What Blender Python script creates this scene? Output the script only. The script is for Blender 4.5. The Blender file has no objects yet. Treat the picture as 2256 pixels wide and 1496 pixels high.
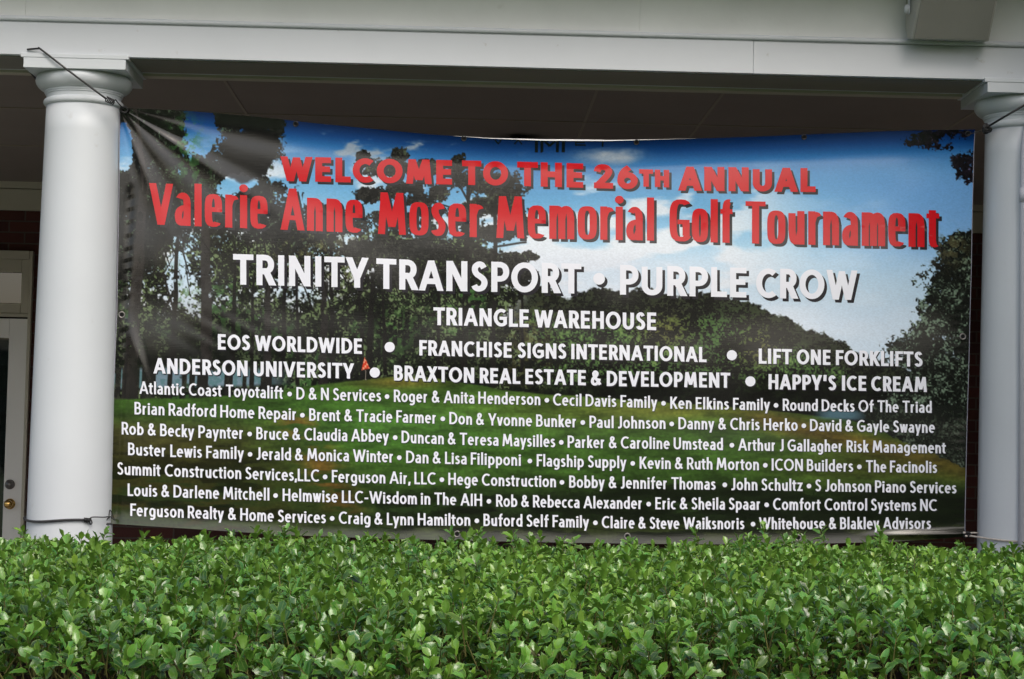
import bpy, bmesh, math, random
import numpy as np
from mathutils import Vector, Matrix
from mathutils.geometry import delaunay_2d_cdt

S = bpy.context.scene
C = S.collection
rng = np.random.default_rng(7)
random.seed(7)

# ------------------------------------------------------------------ camera
F = 4090.0                      # focal length in photo pixels (2256 wide)
EYE = Vector((0.0, -7.97, 1.55))
vY = Vector((-113, -222, -F)).normalized()
vZ = Vector((0.022, 1.0, 0.0)); vZ = (vZ - vY * vZ.dot(vY)).normalized()
vX = vY.cross(vZ)
M3 = Matrix((vX, vY, vZ))       # camera -> world rotation
cam = bpy.data.cameras.new('camera')
cam_ob = bpy.data.objects.new('camera', cam); C.objects.link(cam_ob)
cam.sensor_width = 36.0; cam.lens = 36.0 * F / 2256.0
cam.clip_start = 0.05; cam.clip_end = 800
cam_ob.matrix_world = Matrix.Translation(EYE) @ M3.to_4x4()
S.camera = cam_ob

# ------------------------------------------------------------------ light
SUN_EL, SUN_AZ = math.radians(43), math.radians(15)   # azimuth from -Y towards +X
world = bpy.data.worlds.new("World"); S.world = world; world.use_nodes = True
nt = world.node_tree; nt.nodes.clear()
out = nt.nodes.new('ShaderNodeOutputWorld'); bg = nt.nodes.new('ShaderNodeBackground')
sky = nt.nodes.new('ShaderNodeTexSky'); sky.sky_type = 'NISHITA'; sky.sun_disc = False
sky.sun_elevation = SUN_EL; sky.sun_rotation = math.pi + SUN_AZ * -1
sky.dust_density = 4.0; sky.air_density = 1.0
hs = nt.nodes.new('ShaderNodeHueSaturation'); hs.inputs['Saturation'].default_value = 0.9
nt.links.new(sky.outputs[0], hs.inputs['Color']); nt.links.new(hs.outputs[0], bg.inputs['Color'])
bg.inputs['Strength'].default_value = 0.15
nt.links.new(bg.outputs[0], out.inputs['Surface'])
sun = bpy.data.lights.new('sun', 'SUN'); sun.energy = 0.72; sun.angle = math.radians(30)
sun.color = (1.0, 0.995, 0.985)
sun_ob = bpy.data.objects.new('sun', sun); C.objects.link(sun_ob)
sd = Vector((math.sin(SUN_AZ) * math.cos(SUN_EL), -math.cos(SUN_AZ) * math.cos(SUN_EL), math.sin(SUN_EL)))
sun_ob.rotation_euler = sd.to_track_quat('Z', 'Y').to_euler(); sun_ob.location = (0, -20, 20)
S.view_settings.view_transform = 'Standard'; S.view_settings.look = 'None'
S.view_settings.exposure = 0.34; S.view_settings.gamma = 1.0

# ------------------------------------------------------------------ helpers
MR = np.array([[vX.x, vX.y, vX.z], [vY.x, vY.y, vY.z], [vZ.x, vZ.y, vZ.z]])
E0 = np.array(EYE)

def PX(px, py, Y=0.0):
    """photo pixel -> world point on the plane y = Y"""
    d = MR @ np.array((px - 1128.0, 748.0 - py, -F))
    return Vector(E0 + d * ((Y - E0[1]) / d[1]))

def PXn(px, py, Y=0.0):
    d = np.stack([px - 1128.0, 748.0 - py, np.full_like(px, -F)], 1) @ MR.T
    return E0 + d * ((Y - E0[1]) / d[:, 1])[:, None]

def s2l(c):
    c = np.asarray(c, dtype=float) / 255.0
    return np.where(c <= 0.04045, c / 12.92, ((c + 0.055) / 1.055) ** 2.4)

def tag(o, label=None, cat=None, group=None, kind=None):
    if label: o['label'] = label
    if cat: o['category'] = cat
    if group: o['group'] = group
    if kind: o['kind'] = kind
    return o

def empty(name, loc=(0, 0, 0)):
    o = bpy.data.objects.new(name, None); C.objects.link(o); o.location = loc
    o.empty_display_size = 0.1
    return o

def link(name, me, mat, parent=None, smooth=False):
    o = bpy.data.objects.new(name, me); C.objects.link(o)
    if mat: me.materials.append(mat)
    if parent:
        o.parent = parent
        loc = Vector((0, 0, 0)); p = parent
        while p: loc += p.location; p = p.parent
        o.location = -loc
    if smooth:
        me.polygons.foreach_set('use_smooth', [True] * len(me.polygons))
    return o

def from_np(name, v, f, mat, parent=None, smooth=False):
    """v (n,3), f (m,k) arrays -> mesh object"""
    me = bpy.data.meshes.new(name)
    n, (m, k) = len(v), f.shape
    me.vertices.add(n); me.vertices.foreach_set('co', np.ascontiguousarray(v, dtype=np.float32).ravel())
    me.loops.add(m * k); me.loops.foreach_set('vertex_index', np.ascontiguousarray(f, dtype=np.int32).ravel())
    me.polygons.add(m); me.polygons.foreach_set('loop_start', np.arange(0, m * k, k, dtype=np.int32))
    me.update(calc_edges=True); me.validate()
    return link(name, me, mat, parent, smooth)

def from_bm(name, bm, mat, parent=None, smooth=False):
    me = bpy.data.meshes.new(name); bmesh.ops.recalc_face_normals(bm, faces=bm.faces); bm.to_mesh(me); bm.free()
    return link(name, me, mat, parent, smooth)

def box(bm, x0, x1, y0, y1, z0, z1, bevel=0.0):
    vs = [bm.verts.new((x, y, z)) for z in (z0, z1) for y in (y0, y1) for x in (x0, x1)]
    fs = [bm.faces.new([vs[i] for i in q]) for q in
          ((0, 2, 3, 1), (4, 5, 7, 6), (0, 1, 5, 4), (2, 6, 7, 3), (0, 4, 6, 2), (1, 3, 7, 5))]
    if bevel:
        es = list({e for f in fs for e in f.edges})
        bmesh.ops.bevel(bm, geom=es, offset=bevel, segments=2, profile=0.5, affect='EDGES')
    return bm

def boxes(name, lst, mat, parent=None, bevel=0.0):
    bm = bmesh.new()
    for b in lst: box(bm, *b, bevel=bevel)
    return from_bm(name, bm, mat, parent)

def lathe(bm, prof, cx, cy, seg=72):
    """prof list of (r, z); closed with caps"""
    rings = []
    for r, z in prof:
        rings.append([bm.verts.new((cx + r * math.cos(2 * math.pi * i / seg), cy + r * math.sin(2 * math.pi * i / seg), z)) for i in range(seg)])
    for a, b in zip(rings, rings[1:]):
        for i in range(seg):
            j = (i + 1) % seg
            bm.faces.new((a[i], a[j], b[j], b[i]))
    bm.faces.new(rings[0][::-1]); bm.faces.new(rings[-1])

def tube(bm, pts, r, seg=8, rend=None):
    pts = [Vector(p) for p in pts]
    n = len(pts); rings = []
    up = Vector((0, 0, 1)); prev = None
    for i, p in enumerate(pts):
        t = (pts[min(i + 1, n - 1)] - pts[max(i - 1, 0)]).normalized()
        if prev is None:
            a = t.cross(up) if abs(t.dot(up)) < 0.95 else t.cross(Vector((1, 0, 0)))
        else:
            a = prev - t * prev.dot(t)
        a.normalize(); prev = a; b = t.cross(a)
        rr = r[i] if isinstance(r, (list, tuple)) else r
        rings.append([bm.verts.new(p + (a * math.cos(2 * math.pi * k / seg) + b * math.sin(2 * math.pi * k / seg)) * rr) for k in range(seg)])
    for A, B in zip(rings, rings[1:]):
        for k in range(seg):
            l = (k + 1) % seg
            bm.faces.new((A[k], A[l], B[l], B[k]))
    bm.faces.new(rings[0][::-1]); bm.faces.new(rings[-1])

def smooth_path(pts, sub=8):
    pts = [np.array(p, dtype=float) for p in pts]
    P = [2 * pts[0] - pts[1]] + pts + [2 * pts[-1] - pts[-2]]
    o = []
    for i in range(1, len(P) - 2):
        for k in range(sub):
            t = k / sub; a, b, c, d = P[i - 1], P[i], P[i + 1], P[i + 2]
            o.append(0.5 * ((2 * b) + (c - a) * t + (2 * a - 5 * b + 4 * c - d) * t * t + (3 * b - a - 3 * c + d) * t ** 3))
    o.append(pts[-1])
    return o

# ------------------------------------------------------------------ noise (numpy)
_lat = np.random.default_rng(3).random((512, 512)).astype(np.float32)

def vnoise(x, y, seed=0):
    x = x + seed * 37.17; y = y + seed * 91.7
    xi = np.floor(x).astype(np.int64); yi = np.floor(y).astype(np.int64)
    fx = (x - xi).astype(np.float32); fy = (y - yi).astype(np.float32)
    fx = fx * fx * (3 - 2 * fx); fy = fy * fy * (3 - 2 * fy)
    a = _lat[xi % 512, yi % 512]; b = _lat[(xi + 1) % 512, yi % 512]
    c = _lat[xi % 512, (yi + 1) % 512]; d = _lat[(xi + 1) % 512, (yi + 1) % 512]
    return a + (b - a) * fx + (c - a) * fy + (a - b - c + d) * fx * fy

def fbm(x, y, s, oct=4, seed=0, gain=0.5):
    v = 0; amp = 1; tot = 0
    for o in range(oct):
        v = v + amp * vnoise(x / s, y / s, seed + o * 5); tot += amp; amp *= gain; s = s / 2.03
    return v / tot

def sstep(a, b, x):
    t = np.clip((x - a) / (b - a), 0, 1)
    return t * t * (3 - 2 * t)

# ------------------------------------------------------------------ materials
def mat(name, col, rough=0.5, spec=0.5, metal=0.0, noise=0.0, nscale=8.0, bump=0.0, bscale=40.0, stain=None):
    m = bpy.data.materials.new(name); m.use_nodes = True
    n = m.node_tree; b = n.nodes['Principled BSDF']
    b.inputs['Roughness'].default_value = rough; b.inputs['Specular IOR Level'].default_value = spec
    b.inputs['Metallic'].default_value = metal
    col = tuple(col) + (1,)
    tc = n.nodes.new('ShaderNodeTexCoord')
    if noise:
        t = n.nodes.new('ShaderNodeTexNoise'); t.inputs['Scale'].default_value = nscale; t.inputs['Detail'].default_value = 6
        n.links.new(tc.outputs['Object'], t.inputs['Vector'])
        r = n.nodes.new('ShaderNodeMapRange'); r.inputs['From Min'].default_value = 0.3; r.inputs['From Max'].default_value = 0.7
        r.inputs['To Min'].default_value = 1 - noise; r.inputs['To Max'].default_value = 1 + noise
        n.links.new(t.outputs['Fac'], r.inputs['Value'])
        mx = n.nodes.new('ShaderNodeVectorMath'); mx.operation = 'SCALE'; mx.inputs[0].default_value = col[:3]
        n.links.new(r.outputs[0], mx.inputs['Scale'])
        src = mx.outputs[0]
        if stain:
            t2 = n.nodes.new('ShaderNodeTexNoise'); t2.inputs['Scale'].default_value = stain[1]; t2.inputs['Detail'].default_value = 8
            n.links.new(tc.outputs['Object'], t2.inputs['Vector'])
            r2 = n.nodes.new('ShaderNodeMapRange'); r2.inputs['From Min'].default_value = stain[2]; r2.inputs['From Max'].default_value = stain[2] + 0.08
            r2.inputs['To Max'].default_value = stain[3]
            n.links.new(t2.outputs['Fac'], r2.inputs['Value'])
            mm = n.nodes.new('ShaderNodeMix'); mm.data_type = 'RGBA'; mm.inputs[7].default_value = tuple(stain[0]) + (1,)
            n.links.new(r2.outputs[0], mm.inputs[0]); n.links.new(src, mm.inputs[6]); src = mm.outputs[2]
        n.links.new(src, b.inputs['Base Color'])
    else:
        b.inputs['Base Color'].default_value = col
    if bump:
        t = n.nodes.new('ShaderNodeTexNoise'); t.inputs['Scale'].default_value = bscale; t.inputs['Detail'].default_value = 5
        n.links.new(tc.outputs['Object'], t.inputs['Vector'])
        bp = n.nodes.new('ShaderNodeBump'); bp.inputs['Strength'].default_value = bump; bp.inputs['Distance'].default_value = 0.004
        n.links.new(t.outputs['Fac'], bp.inputs['Height']); n.links.new(bp.outputs[0], b.inputs['Normal'])
    return m

DIRT = (0.30, 0.27, 0.21)
M_col = mat('white_column_paint', (0.595, 0.63, 0.655), 0.42, 0.4, noise=0.03, nscale=2.5, bump=0.10, bscale=18, stain=(DIRT, 11, 0.69, 0.22))
M_trim = mat('white_trim_paint', (0.585, 0.615, 0.645), 0.45, 0.4, noise=0.025, nscale=3, bump=0.14, bscale=25, stain=(DIRT, 16, 0.68, 0.45))
M_board = mat('weathered_trim_paint', (0.74, 0.76, 0.74), 0.6, 0.3, noise=0.05, nscale=4, bump=0.25, bscale=30, stain=(DIRT, 5, 0.68, 0.35))
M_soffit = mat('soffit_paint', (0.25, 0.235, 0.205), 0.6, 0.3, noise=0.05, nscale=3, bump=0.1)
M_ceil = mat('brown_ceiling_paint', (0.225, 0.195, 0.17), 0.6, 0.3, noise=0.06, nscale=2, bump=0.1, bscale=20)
M_batten = mat('ceiling_batten_paint', (0.30, 0.26, 0.21), 0.6, 0.3)
M_beige = mat('beige_trim_paint', (0.48, 0.45, 0.36), 0.5, 0.4, noise=0.03, nscale=4)
M_door = mat('pale_door_paint', (0.80, 0.79, 0.76), 0.4, 0.4, noise=0.02, nscale=3)
M_dark = mat('dark_gap', (0.01, 0.01, 0.01), 0.8, 0.1)
M_brass = mat('brass', (0.75, 0.48, 0.16), 0.22, 0.5, 1.0)
M_steel = mat('dull_steel', (0.22, 0.21, 0.20), 0.4, 0.5, 0.8)
M_black = mat('black_rubber', (0.012, 0.012, 0.013), 0.45, 0.5)
M_cordgrey = mat('dark_grey_cord_sheath', (0.035, 0.036, 0.038), 0.6, 0.4, bump=0.5, bscale=300)
M_rope = mat('off_white_rope', (0.55, 0.50, 0.44), 0.8, 0.2, noise=0.15, nscale=60, bump=0.6, bscale=300)
M_spk = mat('grey_speaker_plastic', (0.40, 0.40, 0.36), 0.5, 0.4, noise=0.03, nscale=6, bump=0.1, bscale=60)
M_grille = mat('speaker_grille', (0.28, 0.28, 0.25), 0.6, 0.3, noise=0.04, nscale=5, bump=0.25, bscale=400)
M_slab = mat('porch_concrete', (0.48, 0.47, 0.45), 0.8, 0.2, noise=0.12, nscale=3, bump=0.3)
M_soil = mat('mulch_soil', (0.05, 0.035, 0.025), 0.9, 0.1, noise=0.4, nscale=20, bump=1.0)
M_grass = mat('lawn', (0.06, 0.10, 0.03), 0.8, 0.2, noise=0.35, nscale=4, bump=1.0, bscale=60)
M_tree = mat('dark_tree_foliage', (0.035, 0.055, 0.022), 0.7, 0.2, noise=0.5, nscale=1.2, bump=1.0, bscale=4)
M_hem = mat('white_vinyl_back', (0.80, 0.80, 0.80), 0.4, 0.5)

def brick_mat():
    m = bpy.data.materials.new('red_brick'); m.use_nodes = True
    n = m.node_tree; b = n.nodes['Principled BSDF']; b.inputs['Roughness'].default_value = 0.85
    tc = n.nodes.new('ShaderNodeTexCoord'); sp = n.nodes.new('ShaderNodeSeparateXYZ'); cb = n.nodes.new('ShaderNodeCombineXYZ')
    n.links.new(tc.outputs['Object'], sp.inputs[0]); n.links.new(sp.outputs['X'], cb.inputs['X']); n.links.new(sp.outputs['Z'], cb.inputs['Y'])
    br = n.nodes.new('ShaderNodeTexBrick')
    n.links.new(cb.outputs[0], br.inputs['Vector'])
    br.inputs['Scale'].default_value = 1.0; br.inputs['Brick Width'].default_value = 0.215; br.inputs['Row Height'].default_value = 0.0765
    br.inputs['Mortar Size'].default_value = 0.006; br.inputs['Mortar Smooth'].default_value = 0.2; br.inputs['Bias'].default_value = 0
    br.inputs['Color1'].default_value = (0.085, 0.022, 0.016, 1); br.inputs['Color2'].default_value = (0.05, 0.014, 0.012, 1)
    br.inputs['Mortar'].default_value = (0.085, 0.06, 0.05, 1)
    n.links.new(br.outputs['Color'], b.inputs['Base Color'])
    bp = n.nodes.new('ShaderNodeBump'); bp.inputs['Distance'].default_value = 0.01; bp.invert = True
    n.links.new(br.outputs['Fac'], bp.inputs['Height']); n.links.new(bp.outputs[0], b.inputs['Normal'])
    return m
M_brick = brick_mat()

def glass_mat():
    m = bpy.data.materials.new('window_glass'); m.use_nodes = True
    b = m.node_tree.nodes['Principled BSDF']
    b.inputs['Base Color'].default_value = (0.012, 0.014, 0.016, 1); b.inputs['Roughness'].default_value = 0.02
    b.inputs['Specular IOR Level'].default_value = 1.0
    b.inputs['Coat Weight'].default_value = 0.35; b.inputs['Coat Roughness'].default_value = 0.02
    return m
M_glass = glass_mat()

# ------------------------------------------------------------------ setting
GX = 150
g = boxes('ground', [(-GX, GX, -GX, GX, -0.3, 0.0)], M_grass); tag(g, kind='structure')
g = boxes('planting_bed', [(-9, 9, -4.6, -0.75, -0.1, 0.03)], M_soil); tag(g, kind='structure')
g = boxes('porch_floor', [(-9, 9, -0.75, 4.75, -0.1, 0.15)], M_slab); tag(g, kind='structure')

# measured levels
ZB = PX(1128, 148, -0.20).z          # underside of the beam
ZBE = PX(1128, 75, -0.20).z          # bottom of the bead moulding
ZBT = PX(1128, 61, -0.22).z          # top of the bead
ZC = 1.55 + 1.70                     # porch ceiling
YW = 4.75                            # back wall face
bld = empty('brick_building', (0, 0, 0.0))
tag(bld, 'brick building with a white columned porch whose beam crosses the top of the picture', 'building')
XL, XR = -8.5, 8.5
fj = PX(1660, 120, -0.2).x
fr = boxes('frieze_board', [(XL, fj - 0.0004, -0.20, 0.20, ZB, ZBE), (fj + 0.0004, XR, -0.1985, 0.20, ZB, ZBE)], M_trim, bld, bevel=0.002)
# underside boards of the beam: recessed strip and the back lip
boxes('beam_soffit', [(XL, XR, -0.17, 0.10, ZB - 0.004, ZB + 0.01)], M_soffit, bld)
boxes('beam_back_trim', [(XL, XR, 0.14, 0.203, ZB - 0.012, ZB + 0.03)], M_beige, bld, bevel=0.003)
bm = bmesh.new()
rb = (ZBT - ZBE) / 2
tube(bm, [(XL, -0.205, ZBE + rb), (-3, -0.205, ZBE + rb), (3, -0.205, ZBE + rb), (XR, -0.205, ZBE + rb)], rb, 20)
from_bm('bead_moulding', bm, M_trim, bld, True)
j1, j2 = PX(57, 10, -0.18).x, PX(1410, 30, -0.18).x
ZU = ZBT + 0.31
boxes('fascia_board', [(XL, j1 - 0.0006, -0.18, -0.1, ZBE + 0.002, ZU), (j1 + 0.0006, j2 - 0.0004, -0.181, -0.1, ZBE + 0.002, ZU), (j2 + 0.0004, XR, -0.1805, -0.1, ZBE + 0.002, ZU)], M_board, bld)
EAVE = 0.43
boxes('eave_soffit', [(XL, XR, -0.18 - EAVE, -0.1, ZU, ZU + 0.03)], M_trim, bld)
bm = bmesh.new()
yz = [(-0.18 - EAVE - 0.02, ZU - 0.015), (-0.18 - EAVE - 0.02, ZU + 0.14), (4.9, ZU + 1.9), (4.9, ZU + 1.75), (-0.18 - EAVE, ZU + 0.03)]
a = [bm.verts.new((XL, y, z)) for y, z in yz]; b = [bm.verts.new((XR, y, z)) for y, z in yz]
for i in range(5):
    j = (i + 1) % 5; bm.faces.new((a[i], a[j], b[j], b[i]))
bm.faces.new(a[::-1]); bm.faces.new(b)
from_bm('roof', bm, mat('roof_shingle', (0.12, 0.11, 0.10), 0.9, 0.2, noise=0.2, nscale=12), bld)

# ceiling panels with joints and battens
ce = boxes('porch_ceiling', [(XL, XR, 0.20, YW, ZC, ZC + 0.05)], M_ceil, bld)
def yceil(px, py):                   # depth at which a pixel meets the ceiling
    d = MR @ np.array((px - 1128.0, 748.0 - py, -F)); t = (ZC - 1.55) / d[2]
    return E0 + d * t
lst = []
for py in (236, 319, 402):
    y = yceil(0, py)[1]; lst.append((XL, XR, y - 0.009, y + 0.009, ZC - 0.006, ZC + 0.01))
y1 = yceil(0, 236)[1]
for px, py in ((540, 246), (1290, 263), (1543, 271), (2085, 285)):
    x = yceil(px, py)[0]; lst.append((x - 0.007, x + 0.007, 0.22, YW - 0.01, ZC - 0.004, ZC + 0.01))
boxes('ceiling_batten', lst, M_batten, bld)

# back wall with door opening
def W(px, py, Y=YW): return PX(px, py, Y)
ztrim, zline = W(0, 463).z, W(0, 416).z
xd = W(66, 850).x                    # right outer edge of the door casing
zd = W(20, 553).z                    # top of casing
boxes('brick_wall', [(xd, XR, YW, YW + 0.2, 0.15, ztrim), (XL, xd - 1.85, YW, YW + 0.2, 0.15, ztrim), (xd - 1.85, xd, YW, YW + 0.2, zd, ztrim)], M_brick, bld)
boxes('wall_frieze_board', [(XL, XR, YW - 0.03, YW + 0.2, ztrim, zline - 0.004), (XL, XR, YW - 0.045, YW + 0.2, zline + 0.002, ZC)], M_beige, bld)

boxes('added_end_wall', [(4.6, 4.8, 0.3, YW - 0.05, 0.151, ZC - 0.001)], M_brick, bld)  # unseen wall, added to keep daylight off the right-hand brick
# door with transom
zt1, zt0 = W(20, 600).z, W(20, 668).z
zdoor = W(20, 702).z
xg = W(48, 640).x                    # right edge of transom glass
xs = W(57, 850).x                    # right edge of door leaf
cas = boxes('door_casing', [(xs + 0.004, xd, YW - 0.04, YW + 0.06, 0.15, zd), (xd - 1.85, xd - 1.85 + 0.12, YW - 0.04, YW + 0.06, 0.15, zd),
                           (xd - 1.73, xs + 0.003, YW - 0.042, YW + 0.06, zt1 + 0.09, zd), (xd - 1.73, xs + 0.003, YW - 0.03, YW + 0.06, zdoor + 0.012, zt0 - 0.07)], M_beige, bld, bevel=0.004)
tr = boxes('transom_window', [(xg, xs + 0.002, YW - 0.02, YW + 0.05, zt0 - 0.069, zt1 + 0.089), (xd - 1.73, xg - 0.001, YW - 0.02, YW + 0.05, zt1, zt1 + 0.089),
                              (xd - 1.73, xg - 0.001, YW - 0.02, YW + 0.05, zt0 - 0.069, zt0)], M_beige, bld, bevel=0.004)
boxes('pane', [(xd - 1.73, xg, YW + 0.012, YW + 0.02, zt0, zt1)], M_glass, tr)
xgl = W(17, 850).x; zg1 = W(10, 744).z
dr = boxes('door', [(xgl, xs, YW - 0.012, YW + 0.035, 0.17, zdoor), (xd - 1.72, xgl - 0.0005, YW - 0.012, YW + 0.035, zg1, zdoor),
                    (xd - 1.72, xgl - 0.0005, YW - 0.012, YW + 0.035, 0.17, 0.42)], M_door, bld, bevel=0.003)
boxes('door_glass', [(xd - 1.72, xgl, YW + 0.005, YW + 0.012, 0.42, zg1)], M_glass, dr)
boxes('door_gap', [(xs + 0.0005, xs + 0.0038, YW - 0.005, YW + 0.03, 0.17, zdoor), (xd - 1.72, xs, YW - 0.006, YW + 0.03, zdoor + 0.0005, zdoor + 0.0115)], M_dark, bld)
kp = W(23, 1110)
bm = bmesh.new(); lathe(bm, [(0.036, 0), (0.036, 0.006), (0.030, 0.010), (0.014, 0.014), (0.012, 0.034), (0.022, 0.040), (0.029, 0.052), (0.027, 0.064), (0.016, 0.071), (0.004, 0.073)], 0, 0, 32)
bmesh.ops.rotate(bm, verts=bm.verts, matrix=Matrix.Rotation(math.radians(90), 3, 'X'))
bmesh.ops.translate(bm, verts=bm.verts, vec=(kp.x, YW - 0.012, kp.z))
from_bm('door_knob', bm, M_brass, dr, True)
kp = W(23, 1067)
bm = bmesh.new(); lathe(bm, [(0.033, 0), (0.033, 0.012), (0.028, 0.018), (0.012, 0.019), (0.011, 0.022), (0.003, 0.022)], 0, 0, 32)
bmesh.ops.rotate(bm, verts=bm.verts, matrix=Matrix.Rotation(math.radians(90), 3, 'X'))
bmesh.ops.translate(bm, verts=bm.verts, vec=(kp.x, YW - 0.012, kp.z))
from_bm('deadbolt', bm, M_steel, dr, True)

# ------------------------------------------------------------------ columns
def column(cx, label):
    col = empty('column', (cx, 0, 0.15)); col.parent = bld; col['label'] = label
    za1, za0 = ZB - 0.001, PX(162, 146, -0.213).z + (-0.0) if False else ZB - 0.056
    H = 0.213
    bm = bmesh.new(); box(bm, cx - H, cx + H, -H, H, za0, za1 - 0.012, bevel=0.002)
    box(bm, cx - H - 0.012, cx + H + 0.012, -H - 0.002, H + 0.012, za1 - 0.0115, za1 + 0.006, bevel=0.002)
    from_bm('abacus', bm, M_col, col)
    p = []
    z = za0 - 0.0005
    p += [(0.196, z), (0.203, z - 0.012), (0.2045, z - 0.024), (0.2015, z - 0.036), (0.194, z - 0.048), (0.183, z - 0.058), (0.172, z - 0.064)]
    p += [(0.1665, z - 0.0655), (0.1665, z - 0.073), (0.163, z - 0.0735), (0.163, z - 0.080), (0.1585, z - 0.0815)]
    p += [(0.1565, z - 0.098)]
    zt = z - 0.114
    for k in range(9):
        a = math.pi / 2 - math.pi * k / 8
        p.append((0.158 + 0.011 * math.cos(a), zt + 0.014 * math.sin(a)))
    p += [(0.1565, zt - 0.016)]
    bm = bmesh.new(); lathe(bm, p[::-1], cx, 0, 96)
    cp = from_bm('capital', bm, M_col, col, True)
    md = cp.modifiers.new('es', 'EDGE_SPLIT'); md.split_angle = math.radians(40)
    zs = zt - 0.0165
    bm = bmesh.new(); q = []
    for k in range(25):
        t = k / 24; zz = 0.28 + (zs - 0.28) * t
        q.append((0.183 - 0.0265 * (t ** 1.7), zz))
    lathe(bm, q, cx, 0, 128)
    from_bm('shaft', bm, M_col, col, True)
    bm = bmesh.new(); lathe(bm, [(0.205, 0.205), (0.215, 0.215), (0.218, 0.235), (0.212, 0.255), (0.195, 0.265), (0.184, 0.2795)], cx, 0, 96)
    box(bm, cx - 0.225, cx + 0.225, -0.225, 0.225, 0.151, 0.2045, bevel=0.003)
    from_bm('base', bm, M_col, col, False)
    return zs
CXL = PX(170.5, 650, 0).x
CXR = PX(2163, 700, 0).x + 0.171
column(CXL, 'white round column at the left end of the banner')
column(CXR, 'white round column at the right end of the banner, cut by the picture edge')

# grey pipe in front of the right column
pp = [PX(2300, 205, -0.20), PX(2278, 245, -0.20), PX(2266, 290, -0.20), PX(2261, 340, -0.20), PX(2260, 420, -0.20)]
pp = [Vector(p) for p in smooth_path(pp, 6)]
bot = pp[-1].copy(); bot.z = 0.16
bm = bmesh.new(); tube(bm, pp + [bot], 0.024, 20)
tube(bm, [pp[-1] + Vector((0, 0, 0.01)), pp[-1] - Vector((0, 0, 0.05))], 0.0265, 20)
from_bm('drain_pipe', bm, mat('grey_pipe_paint', (0.60, 0.60, 0.64), 0.5, 0.4), bld, True)

# ------------------------------------------------------------------ speaker under the eave
spx0, spx1 = PX(2010, 92, -0.30).x, PX(2176, 92, -0.30).x
zb = PX(2092, 90, -0.30).z
spk = empty('outdoor_speaker', ((spx0 + spx1) / 2, -0.30, zb))
tag(spk, 'boxy grey loudspeaker hung under the eave above the right column', 'speaker')
# profile in (y, z): front grille face slopes out and up
prof = [(-0.305, zb), (-0.262, zb + 0.012), (-0.235, zb + 0.06), (-0.232, zb + 0.17), (-0.29, zb + 0.235), (-0.46, zb + 0.235), (-0.485, zb + 0.215)]
bm = bmesh.new()
A = [bm.verts.new((spx0 - 0.002 - (0.012 if 0 < i < 6 else 0.0), y, z)) for i, (y, z) in enumerate(prof)]
B = [bm.verts.new((spx1 + 0.002 + (0.012 if 0 < i < 6 else 0.0), y, z)) for i, (y, z) in enumerate(prof)]
n = len(prof)
for i in range(n):
    j = (i + 1) % n; bm.faces.new((A[i], A[j], B[j], B[i]))
bm.faces.new(A[::-1]); bm.faces.new(B)
bmesh.ops.bevel(bm, geom=list(bm.edges), offset=0.006, segments=3, profile=0.5, affect='EDGES')
from_bm('cabinet', bm, M_spk, spk, True)
bm = bmesh.new()
d = Vector((0, -0.485 + 0.305, 0.215)); nrm = Vector((0, -0.215, -0.18)).normalized()
p0 = Vector((0, -0.305, zb)) + d * 0.03 + nrm * 0.001; p1 = Vector((0, -0.305, zb)) + d * 0.97 + nrm * 0.001
vs = []
for q in (p0, p1):
    for x in (spx0 + 0.004, spx1 - 0.004):
        vs.append(bm.verts.new((x, q.y, q.z)))
for q in (p0 + nrm * 0.004, p1 + nrm * 0.004):
    for x in (spx0 + 0.006, spx1 - 0.006):
        vs.append(bm.verts.new((x, q.y, q.z)))
for q in ((0, 1, 3, 2), (4, 6, 7, 5), (0, 4, 5, 1), (2, 3, 7, 6), (0, 2, 6, 4), (1, 5, 7, 3)):
    bm.faces.new([vs[i] for i in q])
from_bm('grille', bm, M_grille, spk)
kz = PX(1999, 20, -0.31).z; bx = spx0 - 0.014
bm = bmesh.new()
box(bm, bx - 0.006, bx - 0.002, -0.325, -0.295, kz - 0.02, ZU - 0.001, bevel=0.0015)
from_bm('mounting_bracket', bm, M_trim, spk); bm = bmesh.new()
box(bm, spx1 + 0.016, spx1 + 0.020, -0.325, -0.295, kz - 0.02, ZU - 0.001, bevel=0.0015)
from_bm('mounting_bracket', bm, M_trim, spk)
bm = bmesh.new(); lathe(bm, [(0.017, 0), (0.019, 0.003), (0.019, 0.010), (0.014, 0.016), (0.004, 0.018)], 0, 0, 20)
bmesh.ops.rotate(bm, verts=bm.verts, matrix=Matrix.Rotation(math.radians(-90), 3, 'Y'))
bmesh.ops.translate(bm, verts=bm.verts, vec=(bx - 0.0065, -0.31, kz))
from_bm('bracket_knob', bm, M_trim, spk, True)

# ------------------------------------------------------------------ ceiling lamp seen over the banner
lp = yceil(1143, 300)
lamp = empty('ceiling_light', (lp[0], lp[1], ZC))
tag(lamp, 'dark round ceiling light under the porch ceiling, just above the banner edge', 'ceiling light')
bm = bmesh.new(); lathe(bm, [(0.05, ZC - 0.10), (0.115, ZC - 0.085), (0.125, ZC - 0.06), (0.11, ZC - 0.045), (0.03, ZC - 0.035)], lp[0], lp[1], 40)
from_bm('lamp_housing', bm, M_black, lamp, True)
bm = bmesh.new(); lathe(bm, [(0.012, ZC - 0.036), (0.012, ZC - 0.008), (0.05, ZC - 0.0075), (0.05, ZC - 0.001)], lp[0], lp[1], 24)
from_bm('mount', bm, M_black, lamp, True)

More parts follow.
